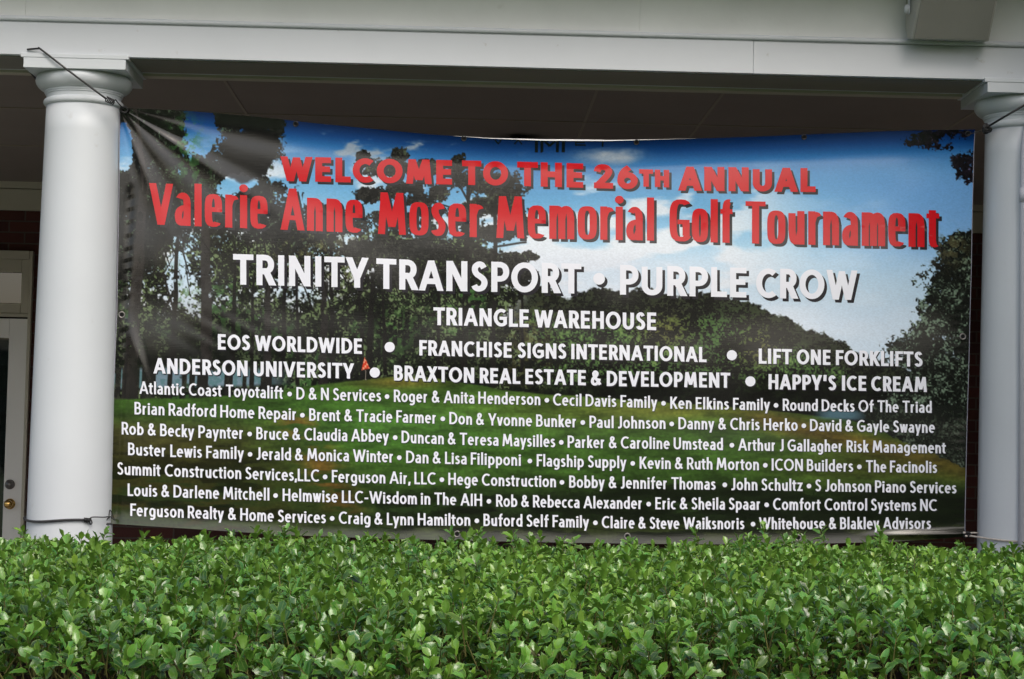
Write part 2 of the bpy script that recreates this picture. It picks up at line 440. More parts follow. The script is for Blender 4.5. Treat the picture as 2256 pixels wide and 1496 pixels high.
# ------------------------------------------------------------------ banner
def lin(x, xs, ys): return np.interp(x, xs, ys)
TOPX = [262, 420, 560, 700, 820, 950, 1080, 1200, 1340, 1500, 1650, 1800, 1950, 2146]
TOPY = [240, 247, 259, 275, 287, 300, 309, 313, 314, 310, 305, 298.5, 292, 288]
BOTX = [243, 400, 628, 820, 1007, 1200, 1381, 1600, 1800, 1950, 2060, 2125]
BOTY = [1153, 1163, 1178, 1185, 1190, 1194, 1197, 1198.5, 1197, 1193, 1187, 1181]
LFX_Y = [236, 420, 700, 900, 1050, 1156]
LFX_X = [266, 264, 259, 250.5, 246, 243.5]
RTX_Y = [285, 400, 600, 800, 1000, 1185]
RTX_X = [2143.5, 2141, 2137.5, 2132, 2125.5, 2121.5]
top_y = lambda x: lin(x, TOPX, TOPY)
bot_y = lambda x: lin(x, BOTX, BOTY)

def gauss(x, s): return np.exp(-(x / s) ** 2)

def disp(x, y):
    """out-of-plane offset (m, + = away from the viewer) of the vinyl at photo pixel x, y"""
    D = np.zeros_like(x)
    ty = top_y(x)
    q = np.clip((y - ty) / 62.0, 0, 1)                   # top leans forward
    ws = 0.35 + 0.65 * np.exp(-((x - 1350) / 620.0) ** 2)
    D -= 0.030 * ws * (1 - q) ** 2
    by = bot_y(x)
    q = np.clip((by - y) / 34.0, 0, 1)                   # bottom hem kicks forward
    D -= 0.0048 * (1 - q) ** 2
    # radial folds out of the upper left corner
    dx, dy = x - 262.0, y - 236.0
    r = np.hypot(dx, dy) + 1e-3; th = np.degrees(np.arctan2(dy, dx))
    env = np.clip(r / 140.0, 0, 1) * np.exp(-np.clip(r - 140, 0, None) / 240.0)
    wv = (3.6 * gauss(th - 33.5, 2.6) - 4.2 * gauss(th - 41.5, 4.6) - 3.0 * gauss(th - 27, 3.0) + 3.4 * gauss(th - 18, 4.2)
          + 3.4 * gauss(th - 68, 3.2) - 3.6 * gauss(th - 58, 5.0) - 2.4 * gauss(th - 76, 3.5))
    D -= 0.001 * wv * env * 0.72
    # soft diagonal drapes on the left half
    u = (x - 300) * 0.62 - (y - 300) * 0.78
    env2 = sstep(240, 420, x) * (1 - sstep(700, 1150, x)) * sstep(300, 420, y) * (1 - sstep(760, 900, y))
    D += 0.0008 * env2 * np.sin(u / 31.0 + 1.2 * fbm(x, y, 260, 2, 3) * 6)
    # small crumples near (600,700)
    u2 = (x - 470) * 0.53 - (y - 715) * 0.85
    D += 0.0005 * np.sin(u2 / 6.0) * np.exp(-((x - 480) / 80.0) ** 2 - ((y - 735) / 40.0) ** 2)
    D += 0.0004 * np.sin(u2 / 7.0) * np.exp(-((x - 545) / 60.0) ** 2 - ((y - 800) / 45.0) ** 2)
    # fold by the left grommet
    D -= 0.006 * gauss((x - (292 + (y - 735) * 0.28)), 13) * np.exp(-((y - 790) / 70.0) ** 2)
    # puckers along the welded left hem
    z = ((y + 0.35 * (x - 290)) / 28.0 + 0.8 * vnoise(y / 60.0, y * 0, 5)) % 1.0
    tri = np.where(z < 0.62, z / 0.62, (1 - z) / 0.38)
    D -= 0.0008 * (tri - 0.5) * np.exp(-((x - (291 - (y - 430) * 0.045)) / 9.0) ** 2) * sstep(405, 450, y) * (1 - sstep(810, 880, y))
    D += 0.0025 * gauss(x - (289 - (y - 430) * 0.045), 9) * sstep(400, 440, y)
    # ripple on the right hem
    D += 0.00012 * np.sin(y / 2.6) * np.exp(-((x - 2112) / 14.0) ** 2) * sstep(560, 620, y)
    # fold above the lower right corner
    D -= 0.007 * gauss(y - (1172 - (x - 2050) * 0.02 + 4), 7) * sstep(1880, 2020, x)
    # broad, gentle unevenness everywhere
    D += 0.016 * (fbm(x, y, 520, 2, 11) - 0.5) + 0.0035 * (fbm(x, y * 1.3, 170, 2, 17) - 0.5)
    D += 0.0010 * np.sin((y - 0.02 * x) / 34.0 + 2 * fbm(x, y, 300, 2, 8))
    # horizontal crease lines from the factory folding
    D += 0.0012 * (np.abs(((y - 0.022 * x - 462) / 180.0 + 0.5) % 1.0 - 0.5) < 0.02)*0
    # edge curl on the sides
    return D

def surf(x, y, lift=0.0):
    P = PXn(x, y, 0.0)
    d = disp(x, y)
    P[:, 1] += d - 0.02
    if lift:
        P[:, 1] -= lift
    return P

# ---------------- printed picture (colours in sRGB 0..255)
def paint(x, y):
    n = len(x)
    def mix(a, b, t): return a + (np.asarray(b, dtype=np.float32) - a) * t[:, None]
    wob = fbm(x, y, 46, 4, 21) - 0.5
    fine = fbm(x, y, 9, 3, 31)
    spk = vnoise(x / 5.0, y / 5.0, 41)
    # --- sky
    col = np.zeros((n, 3), np.float32)
    yy = y - (top_y(x) - 300)
    for k in range(3):
        col[:, k] = np.interp(yy, [300, 325, 350, 390, 450, 540, 620, 720, 800], [[4, 16, 52, 88, 116, 158, 188, 212, 220], [30, 66, 116, 152, 178, 204, 218, 226, 230], [76, 128, 176, 204, 220, 232, 238, 240, 240]][k])
    rt = sstep(1650, 2050, x)
    col = mix(col, (112, 164, 222), rt * sstep(330, 420, y) * (1 - sstep(470, 660, y)) * 0.75)
    col = mix(col, (172, 203, 226), rt * sstep(560, 690, y) * 0.5)
    cl = fbm(x * 0.33 + y * 0.05, y, 40, 4, 51, 0.5)
    cent = np.exp(-((x - 1300) / 420.0) ** 2)
    cloud = sstep(0.48, 0.70, cl + 0.16 * cent * sstep(420, 560, y) + 0.05 * sstep(420, 520, y) - 0.12 * rt)
    cloud *= sstep(335, 430, yy) * (1 - 0.85 * sstep(1560, 1820, x))
    col = mix(col, (236, 239, 244), cloud * 0.85)
    col = mix(col, (218, 226, 238), cent * sstep(520, 590, y) * 0.75)
    cl2 = sstep(0.50, 0.70, fbm(x * 0.5, y * 1.2, 60, 5, 57, 0.6)) * (1 - sstep(340, 420, yy)) * sstep(308, 325, yy)
    lf = np.exp(-((x - 780) / 170.0) ** 2) + np.exp(-((x - 985) / 120.0) ** 2) * 0.8 + 0.9 * np.exp(-((x - 1345) / 60.0) ** 2 - ((y - 345) / 18.0) ** 2)
    col = mix(col, (158, 168, 178), np.clip(cl2 * lf * 1.2, 0, 0.85))
    cb = np.exp(-((x - 1345) / 55.0) ** 2 - ((y - 347 - 8 * wob) / 14.0) ** 2)
    col = mix(col, (170, 180, 190), np.clip(cb * 0.9 + wob * 0.5 * (cb > 0.1), 0, 0.8))

    def foliage(col, cov, c_dark, c_mid, c_lite, seed, lite=0.62, sc=1.0):
        """cover with leaves: cov in 0..1 is the density; sky shows through where thin"""
        nz = 0.38 * vnoise(x / (3.4 * sc), y / (3.4 * sc), seed) + 0.34 * vnoise(x / (7.5 * sc), y / (7.5 * sc), seed + 1) + 0.28 * vnoise(x / (17 * sc), y / (15 * sc), seed + 5)
        m = sstep(-0.14, 0.14, cov - 0.5 - (nz - 0.5) * 1.25) * sstep(0.02, 0.14, cov)
        rel = fbm(x, y, 38 * sc, 3, seed + 7) - fbm(x + 5, y + 8, 38 * sc, 3, seed + 7)
        tone = 0.5 + 0.42 * (fbm(x, y, 34 * sc, 3, seed + 2) - 0.5) + 0.50 * (vnoise(x / (3.1 * sc), y / (3.1 * sc), seed + 3) - 0.5) + 0.30 * (vnoise(x / 7.0, y / 7.0, seed + 4) - 0.5) + 0.8 * rel
        c = np.zeros((n, 3), np.float32) + np.asarray(c_dark, np.float32)
        c = mix(c, c_mid, sstep(0.36, 0.64, tone))
        c = mix(c, c_lite, sstep(lite - 0.02, lite + 0.20, tone))
        return col * (1 - m[:, None]) + c * m[:, None]

    def blob(cx, cy, rx, ry, p=2.0):
        return 1.0 - (np.abs((x - cx) / rx) ** p + np.abs((y - cy) / ry) ** p)

    # --- far wooded hill, right of centre
    hill = lin(x, [1100, 1190, 1250, 1300, 1360, 1420, 1500, 1560, 1620, 1660, 1700, 1760, 1820, 1880, 1920, 1990, 2060], [660, 632, 655, 640, 648, 632, 648, 640, 660, 668, 690, 712, 742, 770, 790, 812, 822])
    bump = 16 * (fbm(x, y * 0, 34, 3, 61) - 0.5) * 2 + 9 * (vnoise(x / 9, y / 9, 62) - 0.5)
    bump = bump + 7 * (vnoise(x / 4.0, y / 4.0, 67) - 0.5)
    hm = sstep(-3, 4, y - hill - bump) * sstep(1080, 1180, x + 60 * wob)
    rel = fbm(x, y, 44, 3, 66) - fbm(x + 5, y + 9, 44, 3, 66)
    ht = 0.5 + 0.40 * (fbm(x, y, 46, 3, 63) - 0.5) + 0.46 * (vnoise(x / 3.2, y / 3.2, 64) - 0.5) + 0.26 * (vnoise(x / 8, y / 8, 65) - 0.5) + 0.9 * rel
    deep = np.clip((y - hill) / 75.0, 0, 1)
    hc = np.zeros((n, 3), np.float32) + np.asarray((15, 16, 14), np.float32)
    hc = mix(hc, (44, 50, 36), sstep(0.38, 0.66, ht))
    hc = mix(hc, (66, 96, 52), sstep(0.48, 0.72, ht) * sstep(0.5, 1.0, deep))
    hc = mix(hc, (110, 138, 78), sstep(0.66, 0.86, ht) * sstep(0.4, 1.0, deep))
    au = np.exp(-((x - 1660) / 45.0) ** 2 - ((y - 760) / 40.0) ** 2) + 0.6 * np.exp(-((x - 1470) / 60.0) ** 2 - ((y - 730) / 36.0) ** 2)
    hc = mix(hc, (128, 96, 46), np.clip(au, 0, 1) * sstep(0.45, 0.62, ht) * 0.7)
    gr = np.exp(-((x - 1600) / 90.0) ** 2 - ((y - 740) / 50.0) ** 2)
    hc = mix(hc, (72, 108, 56), gr * sstep(0.42, 0.6, ht) * 0.7)
    hc = mix(hc, (12, 13, 11), sstep(815, 868, y + 20 * wob) * 0.85)
    col = col * (1 - hm[:, None]) + hc * hm[:, None]

    # --- left wood: backdrop with bright gaps
    left = 1 - sstep(1040, 1240, x + 150 * wob + 0.25 * (700 - y))
    c1 = sstep(0.0, 1.0, left) * sstep(430, 560, y + 70 * wob) * 0.98
    gap = np.exp(-((x - 400) / 60.0) ** 2 - ((y - 600) / 110.0) ** 2) * 0.62 + np.exp(-((x - 660) / 110.0) ** 2 - ((y - 640) / 60.0) ** 2) * 0.52 + np.exp(-((x - 300) / 30.0) ** 2 - ((y - 620) / 90.0) ** 2) * 0.42 \
        + np.exp(-((x - 800) / 110.0) ** 2 - ((y - 560) / 60.0) ** 2) * 0.48 + np.exp(-((x - 470) / 60.0) ** 2 - ((y - 660) / 40.0) ** 2) * 0.3
    dens = np.clip(c1 * (0.97 - gap + 0.22 * wob), 0, 1)
    low = sstep(660, 730, y)
    dens = np.maximum(dens, low * sstep(0.1, 0.6, left) * 0.99)
    col = foliage(col, dens * 1.25 - 0.10, (11, 13, 11), (34, 40, 27), (104, 122, 84), 71, 0.60)
    # greener lit patches in the understory
    gp = sstep(0.52, 0.70, fbm(x, y, 80, 3, 77)) * sstep(560, 640, y) * left * sstep(0.45, 0.65, fine)
    col = mix(col, (60, 104, 50), gp * 0.7)
    ol = np.exp(-((x - 720) / 130.0) ** 2 - ((y - 560) / 70.0) ** 2) * sstep(0.45, 0.62, fine)
    col = mix(col, (104, 98, 62), ol * 0.55)
    gp2 = np.clip(np.exp(-((x - 1000) / 60.0) ** 2 - ((y - 700) / 50.0) ** 2) + np.exp(-((x - 870) / 50.0) ** 2 - ((y - 735) / 60.0) ** 2) + np.exp(-((x - 560) / 70.0) ** 2 - ((y - 720) / 50.0) ** 2), 0, 1) * sstep(0.5, 0.68, fine + 0.3 * wob)
    col = mix(col, (74, 118, 58), gp2 * 0.75)
    dk = np.exp(-((x - 460) / 220.0) ** 2 - ((y - 760) / 70.0) ** 2)
    col = mix(col, (20, 23, 20), dk * 0.6)
    mdk = np.exp(-((x - 1010) / 150.0) ** 2 - ((y - 800) / 60.0) ** 2)
    col = mix(col, (14, 17, 12), mdk * 0.55 * sstep(0.3, 0.6, fbm(x, y, 24, 3, 78)))
    og = np.exp(-((x - 1140) / 70.0) ** 2 - ((y - 760) / 90.0) ** 2) * sstep(0.42, 0.6, fine) * hm
    col = mix(col, (88, 84, 46), og * 0.7)

    # --- upper left crowns
    f = np.maximum.reduce([blob(320, 300, 100, 100), blob(545, 335, 78, 85), blob(540, 270, 85, 30), blob(360, 430, 130, 110), blob(290, 500, 60, 130),
                           blob(470, 450, 120, 80), blob(590, 470, 110, 80), blob(690, 500, 90, 60), blob(430, 400, 60, 60)])
    hole = np.maximum(0, blob(446, 290, 34, 56)) * 1.8 + np.maximum(0, blob(276, 325, 22, 62)) * 1.6 + np.maximum(0, blob(528, 402, 46, 26)) * 1.1 + np.maximum(0, blob(500, 420, 30, 22)) * 0.9
    cov = np.clip(f * 0.95 + 0.42 + wob * 1.5, 0, 1.0) - hole - 0.30 * sstep(540, 640, x) * sstep(395, 440, y)
    col = foliage(col, cov, (9, 10, 10), (27, 27, 26), (70, 88, 68), 81, 0.66)
    solid = np.clip(np.maximum(blob(548, 335, 66, 72), blob(545, 268, 76, 26)) + wob, 0, 1)
    col = mix(col, (13, 13, 14), sstep(0.05, 0.3, solid) * 0.85)
    gg = np.exp(-((x - 405) / 34.0) ** 2 - ((y - 305) / 44.0) ** 2) + 0.8 * np.exp(-((x - 425) / 40.0) ** 2 - ((y - 380) / 30.0) ** 2)
    col = mix(col, (58, 116, 52), gg * sstep(0.46, 0.66, fine) * 0.8)
    # --- mid pines
    pines = [(850, 372, 60, 24), (803, 352, 18, 18), (878, 346, 20, 20), (935, 368, 34, 18), (900, 418, 60, 20), (826, 432, 50, 20), (935, 440, 50, 18), (760, 490, 60, 26), (700, 470, 30, 18), (850, 480, 60, 18),
             (1010, 366, 20, 24), (1035, 402, 40, 30), (1105, 415, 48, 34), (1130, 392, 22, 18), (1080, 455, 62, 24), (1125, 470, 36, 30), (1020, 472, 40, 20), (1150, 500, 22, 22), (1090, 515, 40, 18), (960, 425, 36, 14), (950, 470, 30, 16),
             (1050, 562, 50, 14), (1120, 572, 66, 16), (1010, 592, 50, 16), (960, 556, 56, 22), (900, 545, 60, 22), (1150, 598, 36, 14), (1165, 568, 24, 14), (1100, 618, 70, 18), (820, 555, 70, 26), (880, 610, 80, 26)]
    f = np.full(n, -9.0)
    for p in pines: f = np.maximum(f, blob(*p))
    cov = np.clip(f * 0.75 + 0.42 + wob * 1.5 + (fine - 0.5) * 0.7, 0, 0.97)
    col = foliage(col, cov, (19, 20, 19), (42, 42, 39), (78, 90, 66), 91, 0.70)
    # --- trunks and branches
    trunks = [(318, 418, 285, 880, 17, 9), (300, 240, 322, 430, 8, 12), (392, 520, 380, 850, 7, 3), (452, 420, 456, 860, 15, 10), (520, 560, 512, 850, 6, 3), (560, 600, 556, 850, 5, 4), (590, 620, 590, 860, 10, 9),
              (632, 560, 622, 835, 6, 3), (655, 600, 655, 850, 5, 4), (716, 620, 712, 850, 11, 8), (728, 460, 735, 840, 6, 4), (792, 600, 800, 836, 6, 3), (822, 600, 812, 836, 9, 3), (845, 640, 850, 836, 5, 3),
              (1031, 395, 1022, 850, 8, 5), (1092, 440, 1086, 856, 7, 5), (968, 620, 965, 850, 5, 3), (1150, 640, 1148, 850, 5, 4)]
    for x0, y0, x1, y1, w, tone in trunks:
        t = (y - y0) / (y1 - y0); xc = x0 + (x1 - x0) * t + 2.5 * (vnoise(y / 40.0, y * 0, int(x0) % 97) - 0.5) * 2
        wd = w * (0.55 + 0.45 * np.clip(t, 0, 1))
        m = (1 - sstep(wd - 1.5, wd + 1.0, np.abs(x - xc))) * sstep(-0.02, 0.02, t) * (1 - sstep(0.985, 1.01, t))
        k = 8 + tone * 3.2
        sh = 0.75 + 0.5 * fine
        c = np.stack([k * sh, k * 0.92 * sh, k * 0.9 * sh], 1).astype(np.float32)
        m = m * np.where(vnoise(x / 11, y / 16, 99) > 0.80, 0.25, 0.95)
        col = col * (1 - m[:, None]) + c * m[:, None]
    for x0, y0, x1, y1, w in [(1031, 445, 1000, 390, 2.2), (1031, 470, 950, 445, 1.8), (1031, 440, 1050, 395, 2), (1092, 545, 1160, 535, 2.2), (1031, 540, 1080, 530, 2), (1031, 560, 975, 530, 2), (618, 560, 585, 500, 2.4), (632, 580, 670, 505, 2.4), (632, 560, 650, 480, 2), (625, 590, 590, 520, 2), (640, 600, 690, 560, 2), (360, 690, 385, 640, 3), (385, 690, 360, 600, 2)]:
        L = math.hypot(x1 - x0, y1 - y0); ux, uy = (x1 - x0) / L, (y1 - y0) / L
        t = (x - x0) * ux + (y - y0) * uy; dd = np.abs(-(x - x0) * uy + (y - y0) * ux + 3 * wob)
        m = (1 - sstep(w - 0.8, w + 1.0, dd)) * (t > 0) * (t < L)
        col = mix(col, (26, 25, 24), m * 0.9)
    rb2 = random.Random(11)
    for k in range(34):
        x0 = rb2.uniform(330, 1010); y0 = rb2.uniform(560, 690); a = rb2.choice((-1, 1)) * rb2.uniform(0.1, 0.8); L = rb2.uniform(50, 150)
        x1, y1 = x0 + L * math.sin(a), y0 - L * math.cos(a); w = rb2.uniform(0.9, 1.9); sel = (np.abs(x - x0) < L + 12) & (y > y1 - 12) & (y < y0 + 12)
        ux, uy = (x1 - x0) / L, (y1 - y0) / L; xs_, ys_ = x[sel], y[sel]
        t = (xs_ - x0) * ux + (ys_ - y0) * uy; dd = np.abs(-(xs_ - x0) * uy + (ys_ - y0) * ux + 9 * wob[sel])
        m = (1 - sstep(w - 0.8, w + 0.9, dd)) * (t > 0) * (t < L) * 0.85
        col[sel] = col[sel] * (1 - m[:, None]) + np.asarray((22, 21, 20), np.float32) * m[:, None]
    # --- lake between the trunks
    lk = sstep(806, 820, y - 6 * wob) * (1 - sstep(852, 862, y + 6 * wob - (x - 240) * -0.02)) * (1 - sstep(560, 660, x))
    lkc = mix(np.zeros((n, 3), np.float32) + np.asarray((112, 134, 148), np.float32), (88, 122, 128), sstep(0.4, 0.6, fine))
    tr = np.zeros(n)
    for xc, w in ((290, 19), (330, 15), (376, 5), (408, 5), (425, 6), (448, 12), (505, 9), (540, 4), (556, 5), (588, 12), (262, 6)):
        tr = np.maximum(tr, 1 - sstep(w - 1.5, w + 1.5, np.abs(x - xc - (y - 830) * -0.05)))
    lk = lk * (1 - tr) * sstep(0.25, 0.45, fbm(x, y, 22, 3, 103) + 0.12)
    col = col * (1 - lk[:, None]) + lkc * lk[:, None]
    col = mix(col, (34, 33, 32), tr * sstep(800, 815, y) * (1 - sstep(876, 886, y)) * (x < 620) * 0.8)

    # --- right tree
    edge = lin(y, [500, 540, 585, 620, 680, 730, 760, 790, 830, 860, 900, 940, 1000, 1060], [2110, 2064, 2045, 2040, 2022, 2008, 1965, 1960, 1985, 1950, 1930, 1960, 2015, 2090])
    f = (x - edge) / 40.0 + 1.6 * wob + 0.8 * (fine - 0.5)
    top = sstep(505, 535, y + 30 * wob - (x - 2080) * -0.15)
    cov = np.clip(0.5 + f * 0.55, 0, 1.02) * top * (1 - sstep(985, 1050, y - 0.55 * (x - 2060)))
    cov -= 0.5 * np.exp(-((x - 2085) / 45.0) ** 2 - ((y - 745) / 7.0) ** 2) + 0.35 * np.exp(-((x - 2100) / 40.0) ** 2 - ((y - 780) / 14.0) ** 2)
    col = foliage(col, cov, (15, 18, 15), (38, 46, 38), (112, 132, 112), 111, 0.60)
    warm = np.exp(-((x - 2085) / 45.0) ** 2 - ((y - 545) / 40.0) ** 2)
    col = mix(col, (96, 90, 58), warm * sstep(0.45, 0.6, fine) * 0.7 * np.clip(cov, 0, 1))
    # top right branch
    f = np.maximum.reduce([blob(2040, 310, 62, 16), blob(2100, 297, 55, 14), blob(2072, 325, 40, 12), blob(2118, 352, 32, 22), blob(2125, 378, 20, 26), blob(2010, 316, 30, 8)])
    cov = np.clip(f * 0.6 + 0.36 + 1.6 * wob + 1.0 * (fine - 0.5), 0, 0.9)
    col = foliage(col, cov, (9, 8, 12), (30, 26, 36), (84, 78, 104), 121, 0.72, 0.9)

    # --- grass
    gy = lin(x, [240, 450, 560, 640, 720, 800, 870, 950, 1020, 1100, 1200, 1300, 1500, 1700, 1850, 1930, 1990, 2060, 2140], [880, 876, 866, 856, 846, 836, 829, 832, 843, 858, 868, 875, 889, 904, 922, 940, 965, 995, 1030])
    gm = sstep(-2, 3, y - gy - 5 * wob)
    st = fbm(x * 0.22, y, 14, 4, 131, 0.6)
    gc = np.zeros((n, 3), np.float32) + np.asarray((54, 82, 32), np.float32)
    gc = mix(gc, (92, 112, 48), np.exp(-((x - 1200) / 260.0) ** 2 - ((y - 905) / 40.0) ** 2))
    gc = mix(gc, (66, 112, 40), np.exp(-((x - 880) / 330.0) ** 2 - ((y - 940) / 70.0) ** 2) * 0.8)
    gc = mix(gc, (116, 104, 44), np.exp(-((x - 880) / 100.0) ** 2 - ((y - 842) / 14.0) ** 2) * 0.8)
    gc = mix(gc, (112, 112, 44), np.exp(-((x - 1480) / 180.0) ** 2 - ((y - 905) / 20.0) ** 2) * 0.7)
    lb = (1 - sstep(330, 760, x + 0.6 * (y - 900) * -1 + 120 * wob))
    gc = mix(gc, (62, 52, 26), lb * sstep(900, 960, y) * 0.75)
    gc = mix(gc, (30, 44, 20), lb * sstep(1000, 1080, y) * 0.8 * sstep(0.35, 0.6, st))
    rb_ = np.exp(-((x - (640 + (y - 900) * 0.55)) / 46.0) ** 2) * sstep(895, 930, y) * (1 - sstep(1120, 1160, y))
    gc = mix(gc, (112, 66, 30), rb_ * 0.62 * sstep(0.36, 0.6, st + 0.25 * wob))
    rr = sstep(1560, 1960, x)
    gc = mix(gc, (104, 78, 34), np.exp(-((y - (930 + (x - 1700) * 0.24)) / 26.0) ** 2) * sstep(1560, 1720, x) * 0.75)
    gc = mix(gc, (78, 74, 32), rr * np.exp(-((y - 1030) / 40.0) ** 2) * 0.6)
    shd = sstep(1030, 1085, y + 26 * (fbm(x * 0.3, y, 40, 3, 137) - 0.5) * 2 - 14 * sstep(700, 1000, x)) * sstep(640, 980, x + 300 * wob)
    gc = mix(gc, (14, 17, 12), shd * 0.86)
    gc = mix(gc, (40, 60, 28), shd * np.exp(-((y - 1118) / 16.0) ** 2) * 0.55 * sstep(0.42, 0.62, st) * (1 - sstep(1500, 1900, x)))
    gc = mix(gc, (58, 66, 34), sstep(1140, 1165, y) * 0.5 * sstep(0.4, 0.6, st))
    gc = gc * (0.52 + 0.95 * st)[:, None] * (0.90 + 0.2 * spk)[:, None]
    dk2 = sstep(0.52, 0.66, fbm(x * 0.25, y, 30, 3, 139)) * (1 - sstep(500, 900, x)) * sstep(960, 1040, y)
    gc = gc * (1 - 0.45 * dk2)[:, None]
    col = col * (1 - gm[:, None]) + gc * gm[:, None]
    # right-hand water and shrub edge
    wm = np.exp(-(((x - 1850) / 52.0) ** 4) - ((y - 914 - (x - 1850) * 0.03) / 11.0) ** 4)
    col = mix(col, (86, 122, 138), wm * 0.85)
    sb = sstep(1890, 1960, x + 60 * wob - (y - 960) * 0.7) * sstep(880, 905, y) * (1 - sstep(0, 18, y - gy))
    col = foliage(col, np.clip(sb, 0, 1), (22, 26, 22), (44, 52, 42), (86, 98, 84), 141)
    # golf flag
    fl = (1 - sstep(-1, 1.5, np.abs(x - 805 - (y - 800) * 0.12) - (y - 788) * 0.36)) * (y > 788) * (1 - sstep(812, 816, y + 0.2 * (x - 805)))
    col = mix(col, (206, 60, 34), fl * 0.95); col = mix(col, (238, 186, 150), fl * (((np.floor((x - 795) / 4.2) + np.floor(y / 4.6)) % 3) < 0.5) * 0.7)
    pole = ((np.abs(x - 806) < 0.9) & (y > 816) & (y < 838)).astype(np.float32)
    col = mix(col, (150, 140, 130), pole * 0.8)
    # printed partial letters of a club mark along the top edge
    def bar(x0, y0, x1, y1, w):
        L = math.hypot(x1 - x0, y1 - y0); ux, uy = (x1 - x0) / L, (y1 - y0) / L
        t = (x - x0) * ux + (y - y0) * uy; dd = np.abs(-(x - x0) * uy + (y - y0) * ux)
        return (1 - sstep(w - 0.7, w + 0.7, dd)) * (t > -0.5) * (t < L + 0.5)
    mk = np.zeros(n)
    for b in [(1181, 309, 1181, 338, 3.6), (1193, 309, 1193, 338, 3.4), (1227, 309, 1227, 338, 3.4), (1240, 309, 1240, 338, 3.6), (1196, 312, 1210, 325, 2.6), (1224, 312, 1210, 325, 2.6),
              (1090, 312, 1097, 320, 1.5), (1104, 312, 1097, 320, 1.5), (1133, 321, 1140, 313, 1.5), (1149, 321, 1142, 313, 1.5), (1267, 323, 1289, 323, 1.6), (1267, 314, 1267, 323, 1.5), (1268, 318, 1286, 318, 1.3), (1326, 314, 1326, 326, 2.0)]:
        mk = np.maximum(mk, bar(*b))
    col = mix(col, (3, 8, 16), mk * 0.9)
    # sewn hem lines
    col *= (0.965 + 0.07 * vnoise(x / 3.0, y / 1.6, 151))[:, None]
    return np.clip(col, 2, 250)

def vinyl_mat(name, attr=None, colr=None, rough=0.15):
    m = bpy.data.materials.new(name); m.use_nodes = True
    n = m.node_tree; b = n.nodes['Principled BSDF']
    b.inputs['Roughness'].default_value = rough; b.inputs['Specular IOR Level'].default_value = 0.6
    if attr:
        a = n.nodes.new('ShaderNodeAttribute'); a.attribute_name = attr; n.links.new(a.outputs['Color'], b.inputs['Base Color'])
    else:
        b.inputs['Base Color'].default_value = tuple(colr) + (1,)
    tc = n.nodes.new('ShaderNodeTexCoord'); mp = n.nodes.new('ShaderNodeMapping'); mp.inputs['Scale'].default_value = (0.25, 1, 3.2)
    n.links.new(tc.outputs['Object'], mp.inputs[0])
    t = n.nodes.new('ShaderNodeTexNoise'); t.inputs['Scale'].default_value = 60; t.inputs['Detail'].default_value = 3
    n.links.new(mp.outputs[0], t.inputs['Vector'])
    bp = n.nodes.new('ShaderNodeBump'); bp.inputs['Strength'].default_value = 0.05; bp.inputs['Distance'].default_value = 0.0015
    n.links.new(t.outputs['Fac'], bp.inputs['Height']); n.links.new(bp.outputs[0], b.inputs['Normal'])
    return m
M_print = vinyl_mat('printed_vinyl', 'print_colour')
M_ink_w = vinyl_mat('white_print', colr=(0.81, 0.83, 0.90))
M_ink_r = vinyl_mat('red_print', colr=(0.56, 0.006, 0.013))
M_ink_k = vinyl_mat('dark_shadow_print', colr=(0.022, 0.020, 0.026))

ban = empty('banner', tuple(PX(1190, 1190, 0)))
tag(ban, 'wide glossy vinyl golf tournament banner tied between the two white columns', 'banner')
NU, NV = 1500, 720
uu, vv = np.meshgrid(np.linspace(0, 1, NU), np.linspace(0, 1, NV))
uu = uu.ravel(); vv = vv.ravel()
bx_ = 250 + uu * (2135 - 250); by_ = None
for _ in range(3):
    ty, by2 = top_y(bx_), bot_y(bx_); by_ = ty + vv * (by2 - ty)
    xl = lin(by_, LFX_Y, LFX_X); xr = lin(by_, RTX_Y, RTX_X)
    bx_ = xl + uu * (xr - xl)
idx = np.arange(NU * NV).reshape(NV, NU)
quads = np.stack([idx[:-1, :-1], idx[1:, :-1], idx[1:, 1:], idx[:-1, 1:]], -1).reshape(-1, 4)
sheet = from_np('vinyl_sheet', surf(bx_, by_), quads, M_print, ban, True)
colr = s2l(paint(bx_.astype(np.float32), by_.astype(np.float32)))
colr = np.concatenate([colr * 0.98, np.ones((len(colr), 1))], 1).astype(np.float32)
at = sheet.data.attributes.new('print_colour', 'FLOAT_COLOR', 'POINT'); at.data.foreach_set('color', colr.ravel())

# white unprinted edge rolled back along the top, and the thin pale side edges
hx = np.linspace(1000, 1530, 120)
hh = 2.3 * np.exp(-((hx - 1240) / 170.0) ** 2) + 0.1
rows = []
for k, (dy, dz) in enumerate(((0.5, -0.0015), (-0.35, -0.002), (-1.0, 0.002), (-1.0, 0.010))):
    P = surf(hx, top_y(hx) + dy * hh); P[:, 1] += dz + (disp(hx, top_y(hx)) - disp(hx, top_y(hx) + dy * hh)); rows.append(P)
V = np.concatenate(rows); n_ = len(hx); id2 = np.arange(4 * n_).reshape(4, n_)
q2 = np.stack([id2[1:, :-1], id2[:-1, :-1], id2[:-1, 1:], id2[1:, 1:]], -1).reshape(-1, 4)
from_np('top_hem', V, q2, M_hem, ban, True)
for nm, ys, xf in (('side_hem', np.linspace(292, 1170, 160), lambda y: lin(y, RTX_Y, RTX_X)), ('side_hem', np.linspace(250, 1135, 160), lambda y: lin(y, LFX_Y, LFX_X))):
    bm = bmesh.new(); xs_ = xf(ys); P = surf(xs_, ys)
    tube(bm, [Vector(p) for p in P], 0.0016, 6)
    from_bm(nm, bm, mat('vinyl_edge', (0.30, 0.30, 0.36), 0.4, 0.5), ban, True)

